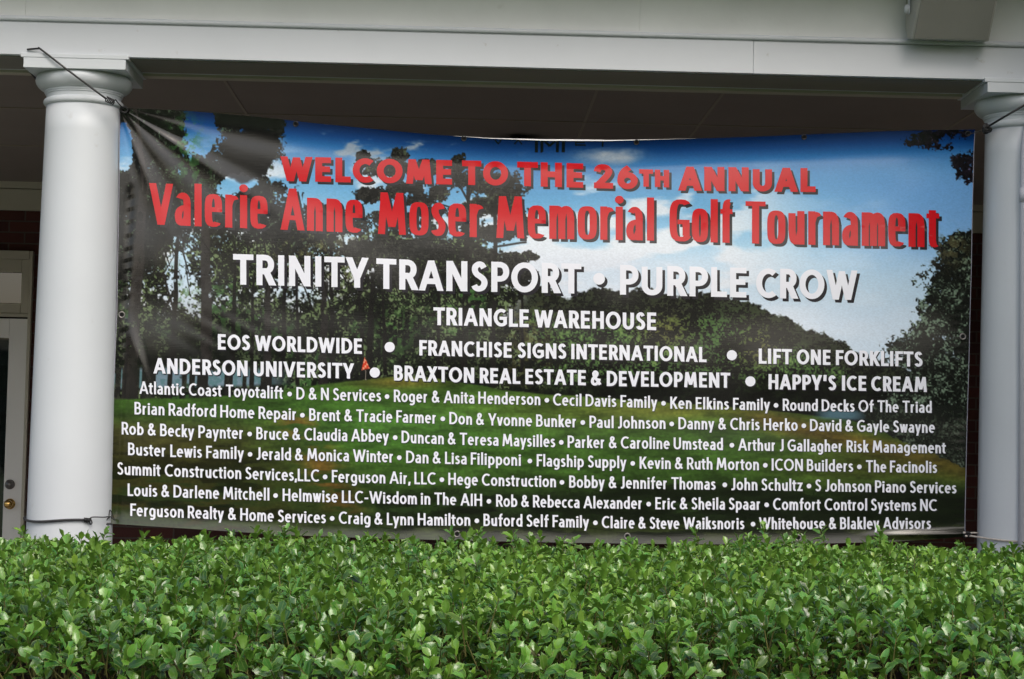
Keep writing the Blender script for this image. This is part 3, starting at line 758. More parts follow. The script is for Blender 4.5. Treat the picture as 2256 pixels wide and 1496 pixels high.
# grommets
def grommet(px, py, ro=7.5):
    P0 = Vector(surf(np.array([float(px)]), np.array([float(py)]))[0])
    e = 2.0
    a = surf(np.array([px - e, px + e, px, px]), np.array([py, py, py - e, py + e], dtype=float))
    tx = Vector(a[1] - a[0]).normalized(); tz = Vector(a[2] - a[3]).normalized(); nn = tx.cross(tz).normalized()
    if nn.y > 0: nn = -nn
    s = ro * 1.95e-3; bm = bmesh.new(); N = 24
    prof = [(1.0, 0.0004), (0.97, 0.0016), (0.84, 0.0024), (0.68, 0.0018), (0.60, 0.0006)]
    rings = [[bm.verts.new(P0 + (tx * math.cos(2 * math.pi * i / N) + tz * math.sin(2 * math.pi * i / N)) * (r * s) + nn * h) for i in range(N)] for r, h in prof]
    for A_, B_ in zip(rings, rings[1:]):
        for i in range(N):
            j = (i + 1) % N; bm.faces.new((A_[i], A_[j], B_[j], B_[i]))
    g_ = from_bm('grommet', bm, M_steel if py > 400 else M_black, ban, True)
    bm = bmesh.new(); bm.faces.new([bm.verts.new(P0 + (tx * math.cos(2 * math.pi * i / N) + tz * math.sin(2 * math.pi * i / N)) * (0.62 * s) + nn * 0.0007) for i in range(N)])
    from_bm('hole', bm, M_dark, g_)
for gx, gy in ((270, 694), (628, 1164), (1007, 1176), (1381, 1181), (1756, 1184), (2119, 742), (2128, 297), (653, 276), (1022, 308.5), (1400, 317), (1768, 305)):
    grommet(gx, gy, 7.6 if gy > 400 else 6.4)

# ------------------------------------------------------------------ lettering: stroke alphabet
def arc(cx, cy, rx, ry, a0, a1, nexp=2.0, n=22):
    t = np.radians(np.linspace(a0, a1, n)); c, s = np.cos(t), np.sin(t)
    return [(cx + rx * np.sign(q) * abs(q) ** (2 / nexp), cy + ry * np.sign(w) * abs(w) ** (2 / nexp)) for q, w in zip(c, s)]

def G(ch, X=0.66, ne=2.0):
    """strokes of a character in units of cap height: ('V',x,y0,y1) ('H',x0,x1,y) ('D',x0,y0,x1,y1) ('P',pts) ('O',...)"""
    A = lambda *a: ('P', arc(*a, nexp=ne))
    cm = lambda *p: ('P', smooth_path(p, 5))
    el = lambda cx, cy, rx, ry: ('P', arc(cx, cy, rx, ry, -5, 360, ne, 34))
    bowl = lambda x, y0, y1, a, rx: ('P', [(x, y1)] + arc(a, (y0 + y1) / 2, rx, (y1 - y0) / 2, 90, -90, max(ne, 2.2), 16) + [(x, y0)])
    m = X / 2
    T = {
     'A': (.72, [('D', 0, 0, .36, 1), ('D', .72, 0, .36, 1), ('H', .16, .56, .27)]),
     'B': (.46, [('V', 0, 0, 1), bowl(0, .53, 1, .2, .21), bowl(0, 0, .53, .22, .24)]),
     'C': (.58, [A(.40, .5, .40, .5, 52, 308)]),
     'D': (.60, [('V', 0, 0, 1), bowl(0, 0, 1, .16, .44)]),
     'E': (.38, [('V', 0, 0, 1), ('H', 0, .38, 1), ('H', 0, .34, .52), ('H', 0, .38, 0)]),
     'F': (.36, [('V', 0, 0, 1), ('H', 0, .36, 1), ('H', 0, .31, .50)]),
     'G': (.64, [A(.40, .5, .40, .5, 52, 318), ('V', .66, .16, .46), ('H', .40, .66, .46)]),
     'H': (.56, [('V', 0, 0, 1), ('V', .56, 0, 1), ('H', 0, .56, .52)]),
     'I': (0, [('V', 0, 0, 1)]),
     'J': (.22, [('V', .22, .22, 1), cm((.22, .25), (.20, .09), (.12, .0), (-.06, -.02))]),
     'K': (.52, [('V', 0, 0, 1), ('D', .03, .44, .48, 1), ('D', .52, 0, .14, .56)]),
     'L': (.36, [('V', 0, 0, 1), ('H', 0, .36, 0)]),
     'M': (.80, [('D', 0, 0, .10, 1), ('D', .80, 0, .70, 1), ('D', .10, 1, .40, .2), ('D', .70, 1, .40, .2)]),
     'N': (.58, [('V', 0, 0, 1), ('V', .58, 0, 1), ('D', 0, 1, .58, 0)]),
     'O': (.80, [el(.40, .5, .40, .5)]),
     'P': (.46, [('V', 0, 0, 1), bowl(0, .42, 1, .2, .26)]),
     'R': (.48, [('V', 0, 0, 1), bowl(0, .44, 1, .2, .24), ('D', .50, 0, .20, .46)]),
     'S': (.40, [cm((.38, .85), (.30, .97), (.18, 1), (.05, .90), (.03, .74), (.10, .60), (.22, .51), (.35, .40), (.40, .24), (.33, .06), (.18, 0), (.06, .04), (0, .14))]),
     'T': (.54, [('V', .27, 0, 1), ('H', 0, .54, 1)]),
     'U': (.54, [('P', [(0, 1.06), (0, .8), (0, .6)] + arc(.27, .30, .27, .30, 180, 360, max(ne, 2.1), 18) + [(.54, .6), (.54, .8), (.54, 1.06)])]),
     'V': (.70, [('D', 0, 1, .35, 0), ('D', .70, 1, .35, 0)]),
     'W': (1.06, [('D', 0, 1, .27, 0), ('D', .53, .96, .27, 0), ('D', .53, .96, .79, 0), ('D', 1.06, 1, .79, 0)]),
     'X': (.60, [('D', 0, 0, .58, 1), ('D', .60, 0, .02, 1)]),
     'Y': (.62, [('D', 0, 1, .31, .40), ('D', .62, 1, .31, .40), ('V', .31, 0, .42)]),
     'a': (.36, [cm((.04, X * .88), (.13, X * .98), (.22, X), (.33, X * .88), (.36, X * .66)), ('V', .36, 0, X * .66), cm((.36, X * .56), (.18, X * .55), (.04, X * .44), (0, X * .24), (.05, X * .05), (.15, 0), (.28, X * .08), (.36, X * .26))]),
     'b': (.42, [('V', 0, 0, 1.03), el(.20, m, .22, m)]),
     'c': (.32, [A(.22, m, .22, m, 52, 308)]),
     'd': (.42, [('V', .42, 0, 1.03), el(.22, m, .22, m)]),
     'e': (.42, [A(.21, m, .21, m, 0, 312), ('H', .02, .42, X * .53)]),
     'f': (.22, [('V', .08, 0, .80), cm((.08, .76), (.10, .94), (.17, 1.03), (.28, 1.03)), ('H', -.02, .23, X)]),
     'g': (.42, [('P', smooth_path([(.42, X), (.42, .05), (.40, -.16), (.30, -.27), (.16, -.29), (.04, -.23)], 5)), el(.22, m, .22, m)]),
     'h': (.37, [('V', 0, 0, 1.03), cm((0, X * .60), (.07, X * .90), (.19, X), (.32, X * .9), (.37, X * .62)), ('V', .37, 0, X * .64)]),
     'i': (0, [('V', 0, 0, X), ('O', 0, X + .25)]),
     'k': (.36, [('V', 0, 0, 1.03), ('D', .03, X * .42, .32, X), ('D', .36, 0, .11, X * .54)]),
     'l': (0, [('V', 0, 0, 1.03)]),
     'm': (.68, [('V', 0, 0, X), cm((0, X * .60), (.06, X * .90), (.17, X), (.29, X * .9), (.34, X * .62)), ('V', .34, 0, X * .64), cm((.34, X * .60), (.40, X * .90), (.51, X), (.63, X * .9), (.68, X * .62)), ('V', .68, 0, X * .64)]),
     'n': (.37, [('V', 0, 0, X), cm((0, X * .60), (.07, X * .90), (.19, X), (.32, X * .9), (.37, X * .62)), ('V', .37, 0, X * .64)]),
     'o': (.46, [el(.23, m, .23, m)]),
     'p': (.42, [('V', 0, -.28, X), el(.20, m, .22, m)]),
     'r': (.22, [('V', 0, 0, X), cm((0, X * .60), (.05, X * .86), (.13, X * .98), (.24, X * .97)) if ne < 3 else cm((.0, X * .70), (.08, X * .90), (.19, X * .98), (.27, X * .90))]),
     's': (.28, [cm((.26, X * .86), (.20, X * .97), (.13, X), (.03, X * .9), (.02, X * .74), (.08, X * .6), (.16, X * .51), (.25, X * .40), (.28, X * .24), (.22, X * .06), (.13, 0), (.05, X * .03), (-.01, X * .12))]),
     't': (.22, [('V', .08, X * .28, .86), cm((.08, X * .32), (.09, X * .12), (.15, 0), (.25, X * .03)), ('H', -.02, .22, X)]),
     'u': (.37, [('P', [(0, X), (0, X * .7)] + smooth_path([(0, X * .42), (.04, X * .12), (.15, 0), (.28, X * .08), (.37, X * .40)], 5)), ('V', .37, 0, X)]),
     'v': (.40, [('D', 0, X, .20, 0), ('D', .40, X, .20, 0)]),
     'w': (.64, [('D', 0, X, .16, 0), ('D', .32, X, .16, 0), ('D', .32, X, .48, 0), ('D', .64, X, .48, 0)]),
     'x': (.38, [('D', 0, 0, .36, X), ('D', .38, 0, .02, X)]),
     'y': (.42, [('D', 0, X, .21, 0), ('D', .42, X, .12, -.29)]),
     'z': (.32, [('H', 0, .32, X), ('H', 0, .32, 0), ('D', .0, 0, .32, X)]),
     '&': (.60, [cm((.62, -.02), (.40, .30), (.16, .64), (.11, .82), (.15, .95), (.25, 1), (.36, .92), (.36, .77), (.24, .62), (.07, .45), (0, .26), (.05, .07), (.20, 0), (.36, .07), (.50, .28), (.54, .46))]),
     "'": (.02, [('D', .03, 1.02, 0, .74)]),
     ',': (.02, [('D', .05, .06, 0, -.14)]),
     '-': (.18, [('H', 0, .18, .38)]),
     '2': (.46, [cm((.02, .74), (.06, .92), (.20, 1), (.36, .95), (.43, .78), (.38, .58), (.22, .30), (.05, .04)), ('H', .03, .46, 0)]),
     '6': (.48, [el(.24, .31, .24, .31), cm((0, .34), (.04, .60), (.14, .84), (.30, 1.02))]),
    }
    return T[ch]
ROUND_L = set('CGOcdeogqSs6&a'); ROUND_R = set('BDOPboepS6sRc')
DIAG_L = set('AVWXYTvwxyJjt,'); DIAG_R = set('AVWXYTLKRvwxyrkftFP,')

def bear(c, right):
    if right: return 0.25 if c in DIAG_R else (0.62 if c in ROUND_R else 1.0)
    return 0.25 if c in DIAG_L else (0.62 if c in ROUND_L else 1.0)

def stroke_polys(st, SX, H, wx, wy):
    """quads (px, y up) for one stroke"""
    my = lambda y: wy / 2 + y * (H - wy)
    k = st[0]; o = []
    if k == 'V':
        x = st[1] * SX; a, b = my(st[2]) - wy / 2, my(st[3]) + wy / 2
        n = max(1, int((b - a) / 11))
        ys = np.linspace(a, b, n + 1)
        o = [[(x - wx / 2, p), (x + wx / 2, p), (x + wx / 2, q), (x - wx / 2, q)] for p, q in zip(ys, ys[1:])]
    elif k == 'H':
        a, b = st[1] * SX - wx / 2, st[2] * SX + wx / 2; y = my(st[3])
        n = max(1, int((b - a) / 11)); xs = np.linspace(a, b, n + 1)
        o = [[(p, y - wy / 2), (q, y - wy / 2), (q, y + wy / 2), (p, y + wy / 2)] for p, q in zip(xs, xs[1:])]
    elif k == 'D':
        x0, y0, x1, y1 = st[1] * SX, my(st[2]), st[3] * SX, my(st[4])
        if y0 > y1: x0, y0, x1, y1 = x1, y1, x0, y0
        dx, dy = x1 - x0, y1 - y0
        x0 -= 0 * dx; hw = wx / 2 * min(math.hypot(dx, dy) / dy * 0.97, 1.5)
        y0 -= wy / 2; y1 += wy / 2
        n = max(1, int((y1 - y0) / 11)); ts = np.linspace(0, 1, n + 1)
        pt = lambda t: (x0 + (x1 - x0) * t, y0 + (y1 - y0) * t)
        for p, q in zip(ts, ts[1:]):
            a, b = pt(p), pt(q)
            o.append([(a[0] - hw, a[1]), (a[0] + hw, a[1]), (b[0] + hw, b[1]), (b[0] - hw, b[1])])
    elif k == 'P':
        P = np.array([(x * SX, my(y)) for x, y in st[1]], dtype=float)
        keep = [0]
        for i in range(1, len(P)):
            if np.hypot(*(P[i] - P[keep[-1]])) > 0.35: keep.append(i)
        P = P[keep]
        T = np.gradient(P, axis=0); T /= np.hypot(T[:, 0], T[:, 1])[:, None] + 1e-9
        N = np.stack([-T[:, 1], T[:, 0]], 1); a, b = wx / 2, wy / 2
        off = np.stack([a * a * N[:, 0], b * b * N[:, 1]], 1) / np.sqrt((a * N[:, 0]) ** 2 + (b * N[:, 1]) ** 2)[:, None]
        L, R = P + off, P - off
        for i in range(len(P) - 1):
            o.append([tuple(R[i]), tuple(R[i + 1]), tuple(L[i + 1]), tuple(L[i])])
    elif k == 'O':
        x, y = st[1] * SX, my(st[2]); r1, r2 = wx * 0.62, max(wy, wx * 0.9) * 0.62
        o = [[(x + r1 * math.cos(t), y + r2 * math.sin(t)) for t in np.linspace(0, 2 * math.pi, 17)[:-1]]]
    return o

def union(polys, sx=0.0):
    vs, fs = [], []
    for p in polys:
        # fix orientation
        ar = sum(p[i][0] * p[(i + 1) % len(p)][1] - p[(i + 1) % len(p)][0] * p[i][1] for i in range(len(p)))
        if abs(ar) < 1e-4: continue
        if ar < 0: p = p[::-1]
        fs.append(list(range(len(vs), len(vs) + len(p)))); vs += [Vector(q) for q in p]
    ed = [(f[k], f[(k + 1) % len(f)]) for f in fs for k in range(len(f))]
    r = delaunay_2d_cdt(vs, ed, [], 0, 1e-4, False)
    V = np.array([(v.x, v.y) for v in r[0]]); T = np.array([f for f in r[2] if len(f) == 3], dtype=np.int64).reshape(-1, 3)
    Cn = V[T].mean(1); keep = np.zeros(len(T), bool)
    for f in fs:                                           # a triangle stays if its centre lies in any stroke piece
        P = np.array([tuple(vs[k]) for k in f]); ins = np.zeros(len(T), bool)
        for a, b in zip(P, np.roll(P, -1, 0)):
            if a[1] == b[1]: continue
            ins ^= ((a[1] > Cn[:, 1]) != (b[1] > Cn[:, 1])) & (Cn[:, 0] < (b[0] - a[0]) * (Cn[:, 1] - a[1]) / (b[1] - a[1]) + a[0])
        keep |= ins
    T = T[keep]
    a, b, c = V[T[:, 0]], V[T[:, 1]], V[T[:, 2]]
    ar = np.abs((b - a)[:, 0] * (c - a)[:, 1] - (b - a)[:, 1] * (c - a)[:, 0])
    return V, T[ar > 1e-5]

class Line:
    def __init__(s, base, cap, wx, wy, X=0.66, ne=2.0, gap=0.16, space=0.30):
        s.bx, s.by = zip(*base); s.cx, s.cy = zip(*cap)
        s.H = float(np.mean(s.cy)); s.wx, s.wy, s.X, s.ne, s.gap, s.space = wx, wy, X, ne, gap, space
        s.items = []
    def base(s, x): return np.interp(x, s.bx, s.by)
    def word(s, txt, x0, x1, scale=1.0, dy=0.0, wscale=1.0):
        H = s.H * scale; wx, wy = s.wx * wscale, s.wy * wscale
        units = 0.0; pens = 0; items = []; prev = None
        for c in txt:
            if c == ' ':
                units += s.space; prev = None; continue
            w, st = G(c, s.X, s.ne)
            if prev is not None: units += s.gap * (bear(prev, True) + bear(c, False)) / 2
            items.append((c, units, pens, st)); units += w; pens += 1; prev = c
        SX = ((x1 - x0) - pens * wx) / units
        VV, TT, nn_ = [], [], 0
        for c, u, p, st in items:
            polys = []
            for q in st: polys += stroke_polys(q, SX, H, wx, wy)
            v, t = union(polys)
            if not len(t): continue
            v = v.copy(); v[:, 0] += x0 + u * SX + p * wx + wx / 2
            yb = s.base(v[:, 0]); ch = np.interp(v[:, 0], s.cx, s.cy) / s.H
            v[:, 1] = yb - dy - v[:, 1] * ch
            used = np.unique(t); mp_ = np.zeros(len(v), int); mp_[used] = np.arange(len(used)); v = v[used]; t = mp_[t]
            VV.append(v); TT.append(t + nn_); nn_ += len(v)
        s.items.append(('lettering', np.concatenate(VV), np.concatenate(TT)))
    def dot(s, x, r, y=None, up=0.40):
        if y is None: y = s.base(x) - up * s.H
        a = np.linspace(0, 2 * np.pi, 25)[:-1]
        v = np.concatenate([[(x, y)], np.stack([x + r * np.cos(a), y + r * np.sin(a)], 1)])
        i = np.arange(24)
        s.items.append(('bullet', v, np.stack([np.zeros(24, int), i + 1, (i + 1) % 24 + 1], 1)))
    def build(s, label, material, shadow=None):
        for nm, v, t in s.items:
            def mk(dx, dy, lift, m, nm, par):
                P = surf(v[:, 0] + dx, v[:, 1] + dy, lift)
                a, b, c = P[t[:, 0]], P[t[:, 1]], P[t[:, 2]]
                nn = np.cross(b - a, c - a)[:, 1] > 0
                tt = t.copy(); tt[nn] = tt[nn][:, ::-1]
                return from_np(nm, P, tt, m, par, True)
            o = mk(0, 0, 0.0017, material, nm, ban)
            if label and nm == 'lettering': o['label'] = label
            if shadow:
                mk(shadow[0], shadow[1], 0.0008, M_ink_k, 'drop_shadow', o)

L = Line([(620, 400), (1200, 412.8), (1500, 421.5), (1800, 424.5)], [(620, 54), (1800, 52.5)], 15.2, 12.6, gap=0.18)
for w in (('WELCOME', 619, 996), ('TO', 1018, 1119), ('THE', 1139, 1284), ('26', 1306, 1404), ('ANNUAL', 1493, 1795)): L.word(*w)
L.word('TH', 1407, 1473, scale=0.72, dy=6.5, wscale=0.78)
L.build('red capitals with a dark drop shadow', M_ink_r, (5.5, 5.5))
L = Line([(335, 495.5), (590, 506), (720, 511), (850, 517), (1100, 525.5), (1430, 531), (1660, 537.5), (1820, 541), (2070, 546)], [(340, 91), (2060, 93)], 15.6, 10.2, X=0.77, ne=3.4, gap=0.16)
for w in (('Valerie', 330, 590.5), ('Anne', 619, 799), ('Moser', 833, 1063), ('Memorial', 1093, 1440), ('Golf', 1474, 1612), ('Tournament', 1641, 2067)): L.word(*w)
L.build('large condensed red lettering with a dark drop shadow', M_ink_r, (6, 6))
L = Line([(515, 627.5), (790, 634.6), (940, 641), (1200, 646), (1370, 650), (1630, 656), (1890, 662)], [(515, 67), (1890, 65)], 13.4, 12.2, gap=0.18)
for w in (('TRINITY', 514.6, 812), ('TRANSPORT', 829.5, 1280), ('PURPLE', 1365, 1643), ('CROW', 1664, 1887)): L.word(*w)
L.dot(1319, 13, 615)
L.build('largest white capitals with a dark drop shadow', M_ink_w, (6, 6.5))
L = Line([(955, 716.5), (1150, 721), (1445, 728)], [(955, 39), (1445, 38.6)], 7.9, 7.0, gap=0.17)
L.word('TRIANGLE', 955, 1164.5); L.word('WAREHOUSE', 1177, 1444.6)
L.build(None, M_ink_w, (2.5, 2.5))
L = Line([(481, 770.5), (790, 780), (930, 783.5), (1120, 788.5), (1260, 791.5), (1540, 798), (1680, 801.7), (2030, 808.5)], [(481, 34), (2030, 33)], 6.9, 6.1, gap=0.17)
for w in (('EOS', 481.3, 552), ('WORLDWIDE', 562.4, 797.8), ('FRANCHISE', 924, 1127), ('SIGNS', 1140, 1247), ('INTERNATIONAL', 1258, 1555.5), ('LIFT', 1670, 1743), ('ONE', 1753.4, 1827.6), ('FORKLIFTS', 1839.4, 2030)): L.word(*w)
L.dot(858.8, 11.2, 765); L.dot(1611, 11.2, 783)
L.build(None, M_ink_w, (2, 2.5))
L = Line([(340, 823), (540, 828.8), (760, 834), (880, 839), (1040, 844), (1280, 849), (1345, 851), (1590, 854.5), (1700, 858), (2040, 864)], [(340, 34), (2040, 33)], 6.9, 6.1, gap=0.17)
for w in (('ANDERSON', 340, 546.5), ('UNIVERSITY', 559.8, 780.5), ('BRAXTON', 868.4, 1044.7), ('REAL', 1057, 1146), ('ESTATE', 1157, 1290), ('&', 1301, 1324.5), ('DEVELOPMENT', 1336, 1607.6), ("HAPPY'S", 1691.4, 1840), ('ICE', 1852.7, 1906), ('CREAM', 1917, 2039.5)): L.word(*w)
L.dot(826, 11.2, 821); L.dot(1651.5, 11.2, 840.5)
L.build(None, M_ink_w, (2, 2.5))

NAMES = [
 ([(310, 867.8), (665, 880.5), (870, 885.6), (1110, 891), (1400, 898), (1490, 901), (1730, 905), (2045, 910)],
  [('Atlantic Coast Toyotalift', 308.7, 624.7), ('D & N Services', 653.8, 840), ('Roger & Anita Henderson', 868, 1190), ('Cecil Davis Family', 1218, 1447), ('Ken Elkins Family', 1475.6, 1694.8), ('Round Decks Of The Triad', 1722.8, 2050)], (638.9, 853, 1204.4, 1460.8, 1708), 'first of the seven small white name lines, starting on the tree roots'),
 ([(300, 913), (580, 923), (690, 927), (880, 931), (1090, 937.7), (1300, 942.6), (1500, 945.6), (1790, 949.6), (2050, 954)],
  [('Brian Radford Home Repair', 298, 654.5), ('Brent & Tracie Farmer', 682, 962), ('Don & Yvonne Bunker', 990, 1270), ('Paul Johnson', 1298, 1465), ('Danny & Chris Herko', 1493.4, 1755.5), ('David & Gayle Swayne', 1782.5, 2056.7)], (667, 975.7, 1283.4, 1478.7, 1769), 'second of the seven small white name lines'),
 ([(270, 957), (360, 961), (445, 964.7), (580, 968.3), (790, 972.5), (1040, 981), (1260, 986.4), (1500, 990), (1640, 992.7), (1930, 996.8), (2080, 999)],
  [('Rob & Becky Paynter', 269.7, 537.8), ('Bruce & Claudia Abbey', 565.8, 857), ('Duncan & Teresa Maysilles', 885, 1222.8), ('Parker & Caroline Umstead', 1250, 1591), ('Arthur J Gallagher Risk Management', 1624.5, 2080.7)], (551, 871, 1236, 1610.7), 'third of the seven small white name lines'),
 ([(285, 1002.5), (380, 1006.8), (580, 1013), (790, 1017), (905, 1020), (1190, 1027.4), (1415, 1032.5), (1710, 1036.5), (1910, 1040), (2061, 1042)],
  [('Buster Lewis Family', 284, 538.5), ('Jerald & Monica Winter', 565.8, 867.6), ('Dan & Lisa Filipponi', 895, 1147), ('Flagship Supply', 1182, 1379), ('Kevin & Ruth Morton', 1408, 1670), ('ICON Builders', 1698, 1877), ('The Facinolis', 1905, 2061)], (552, 880, 1167, 1393, 1684, 1890.5), 'fourth of the seven small white name lines'),
 ([(262, 1045.5), (380, 1050), (550, 1056), (740, 1062.5), (1000, 1068.5), (1260, 1074.2), (1480, 1077.5), (1800, 1082), (2103, 1087)],
  [('Summit Construction Services,LLC', 260, 703.4), ('Ferguson Air, LLC', 731.8, 959.4), ('Hege Construction', 987.8, 1224.3), ('Bobby & Jennifer Thomas', 1253.4, 1575), ('John Schultz', 1609, 1766), ('S Johnson Piano Services', 1793.7, 2103.6)], (717, 973.6, 1237.5, 1595, 1780), 'fifth and widest of the seven small white name lines'),
 ([(285, 1092.3), (500, 1099.5), (760, 1107.5), (970, 1112), (1100, 1116), (1300, 1119.5), (1450, 1121.7), (1710, 1123.2), (2060, 1125.5)],
  [('Louis & Darlene Mitchell', 283, 594.5), ('Helmwise LLC-Wisdom in The AIH', 623.6, 1062), ('Rob & Rebecca Alexander', 1092.8, 1414.4), ('Eric & Sheila Spaar', 1442.5, 1674), ('Comfort Control Systems NC', 1701, 2060)], (608, 1077, 1428, 1687), 'sixth of the seven small white name lines'),
 ([(290, 1136.3), (430, 1141.6), (620, 1150), (860, 1156.4), (1080, 1158.5), (1225, 1161), (1440, 1165), (1700, 1165.5), (1860, 1165.3), (2048, 1165)],
  [('Ferguson Realty & Home Services', 289, 718.7), ('Craig & Lynn Hamilton', 747, 1036), ('Buford Self Family', 1065, 1297), ('Claire & Steve Waiksnoris', 1325, 1638), ('Whitehouse & Blakley Advisors', 1670, 2047.6)], (732.5, 1050.5, 1311, 1657), 'lowest of the seven small white name lines, partly behind the hedge tips'),
]
for base, names, dots, lab in NAMES:
    L = Line(base, [(250, 27.5), (2100, 26)], 4.35, 3.8, X=0.66, gap=0.155, space=0.40)
    for w in names: L.word(*w)
    for x in dots: L.dot(x, 5.1, up=0.42)
    L.build(None, M_ink_w, (1.2, 1.2))

# ------------------------------------------------------------------ cords
def cyl_pt(cx, r, z, ang):   # point on column surface; ang 0 = front (-Y), + towards +X
    return Vector((cx + r * math.sin(ang), -r * math.cos(ang), z))

def coil(bm, p, q, r, turns, wr):
    p, q = Vector(p), Vector(q); ax = (q - p); L_ = ax.length; ax.normalize()
    a = ax.cross(Vector((0, 1, 0))).normalized(); b = ax.cross(a)
    n = turns * 10
    tube(bm, [p + ax * L_ * i / n + (a * math.cos(2 * math.pi * i / 10) + b * math.sin(2 * math.pi * i / 10)) * r for i in range(n + 1)], wr, 6)

def path(*pts): return [Vector(p) for p in smooth_path(pts, 8)]

# upper left: over the abacus corner, down to a coil and the banner corner
c1 = empty('bungee_cord', PX(232, 215, -0.2)); tag(c1, 'thin black bungee cord slanting over the capital of the left column', 'bungee cord', 'cords tying the banner to the columns')
bm = bmesh.new()
tube(bm, path(PX(60, 109, -0.208), PX(72, 107.8, -0.215), PX(84, 107.2, -0.222), PX(91, 109.5, -0.226), PX(150, 155, -0.229), PX(233, 217, -0.2)), 0.0042, 10)
tube(bm, path(PX(57, 147, -0.17), PX(62, 153, -0.13), PX(80, 175, 0.03), PX(97, 197, 0.15), PX(130, 212, 0.20), PX(220, 225, 0.17)), 0.0046, 10)
from_bm('cord', bm, M_black, c1, True)
bm = bmesh.new(); coil(bm, PX(234, 218, -0.20), PX(251, 226, -0.17), 0.0105, 5, 0.0026)
tube(bm, path(PX(250, 226, -0.17), PX(254, 220, -0.165), PX(262, 229, -0.12), PX(272, 240, -0.05)), 0.0026, 8)
tube(bm, path(PX(266, 236, -0.06), PX(276, 236, -0.05), PX(281, 242, -0.045), PX(276, 248, -0.045), PX(266, 244, -0.05), PX(266, 236, -0.06)), 0.004, 8)
from_bm('hook', bm, M_black, c1, True)
# lower left
c2 = empty('bungee_cord', PX(150, 1148, -0.2)); tag(c2, 'thick dark bungee cord wrapped round the lower left column above the hedge', 'bungee cord', 'cords tying the banner to the columns')
zc = PX(150, 1149, -0.18).z; rc = 0.1835 + 0.0045
bm = bmesh.new(); pts = []
for i in range(60):
    t = i / 59; ang = -3.4 + (3.4 + 0.52) * t
    pts.append(cyl_pt(CXL, rc, zc + 0.006 * math.sin(3 * ang + 0.5) + 0.002, ang))
tube(bm, pts, 0.0052, 10)
from_bm('cord', bm, M_cordgrey, c2, True)
bm = bmesh.new(); e = pts[-1]
f_ = cyl_pt(CXL, rc + 0.004, e.z - 0.003, 0.66)
coil(bm, e, f_, 0.008, 4, 0.003)
tube(bm, path(f_ + Vector((0, 0, 0.006)), f_ + Vector((0.006, 0, -0.008)), f_ + Vector((0.002, -0.004, -0.015)), f_ + Vector((-0.004, -0.003, -0.006))), 0.0026, 8)
tube(bm, path(f_, f_ + Vector((0.004, -0.002, 0.014)), PX(228, 1139.5, -0.12), PX(243, 1138.5, -0.05), PX(250, 1143, -0.045), PX(254, 1147, -0.043)), 0.0024, 8)
tube(bm, path(PX(243, 1138, -0.05), PX(236, 1144, -0.06), PX(233, 1152, -0.06), PX(244, 1153, -0.055)), 0.0026, 8)
tube(bm, path(PX(232, 1155, -0.065), PX(246, 1154, -0.055)), 0.003, 8)
tube(bm, path(PX(240, 1136, -0.05), PX(242, 1124, -0.045), PX(246, 1130, -0.042), PX(248, 1140, -0.042)), 0.0022, 8)
from_bm('hook', bm, M_black, c2, True)
# upper right
c3 = empty('bungee_cord', PX(2175, 282, -0.15)); tag(c3, 'thin black bungee cord with a knot on the right column neck', 'bungee cord', 'cords tying the banner to the columns')
bm = bmesh.new()
tube(bm, path(PX(2180, 277, -0.14), PX(2215, 256, -0.20), PX(2258, 231, -0.215), PX(2300, 206, -0.225), PX(2345, 180, -0.23)), 0.0046, 10)
tube(bm, path(PX(2131, 297, -0.045), PX(2150, 292, -0.06), PX(2170, 286, -0.07)), 0.0022, 8)
from_bm('cord', bm, M_black, c3, True)
bm = bmesh.new()
for k in range(7):
    a = random.uniform(0, 6.28); o = Vector((random.uniform(-0.007, 0.007), random.uniform(-0.006, 0.006), random.uniform(-0.01, 0.01)))
    c_ = PX(2174, 282, -0.10) + o; r = random.uniform(0.010, 0.017)
    ax1 = Vector((math.cos(a), random.uniform(-.4, .4), math.sin(a))).normalized(); ax2 = ax1.cross(Vector((0.2, 1, 0.3))).normalized()
    tube(bm, [c_ + ax1 * r * math.cos(t) + ax2 * r * 0.8 * math.sin(t) for t in np.linspace(0, 6.2, 16)], 0.0042, 7)
from_bm('knot', bm, M_black, c3, True)
# lower right rope
c4 = empty('tie_rope', PX(2200, 1185, -0.19)); tag(c4, 'off white rope round the lower right column with a black knot at the banner corner', 'rope', 'cords tying the banner to the columns')
zr = PX(2160, 1183, -0.06).z; bm = bmesh.new()
rp = [PX(2134, 1180, -0.06)]
for i in range(40):
    ang = -1.15 + 4.6 * i / 39
    rp.append(cyl_pt(CXR, 0.1835 + 0.004, zr - 0.004 - 0.010 * math.sin(max(0, min(1, i / 14)) * 1.57), ang))
tube(bm, [Vector(p) for p in rp], 0.0042, 10)
tube(bm, path(PX(2132, 1175, -0.05), PX(2145, 1174, -0.02), PX(2158, 1174.5, 0.03), PX(2170, 1174.5, 0.10)), 0.0036, 8)
from_bm('rope', bm, M_rope, c4, True)
bm = bmesh.new()
for k in range(6):
    a = random.uniform(0, 6.28); o = Vector((random.uniform(-0.014, 0.01), random.uniform(-0.005, 0.005), random.uniform(-0.007, 0.007)))
    c_ = PX(2131, 1178, -0.06) + o; r = random.uniform(0.006, 0.011)
    ax1 = Vector((math.cos(a), random.uniform(-.4, .4), math.sin(a))).normalized(); ax2 = ax1.cross(Vector((0.2, 1, 0.3))).normalized()
    tube(bm, [c_ + ax1 * r * math.cos(t) + ax2 * r * 0.8 * math.sin(t) for t in np.linspace(0, 6.2, 14)], 0.0032, 7)
from_bm('knot', bm, M_black, c4, True)
bm = bmesh.new()
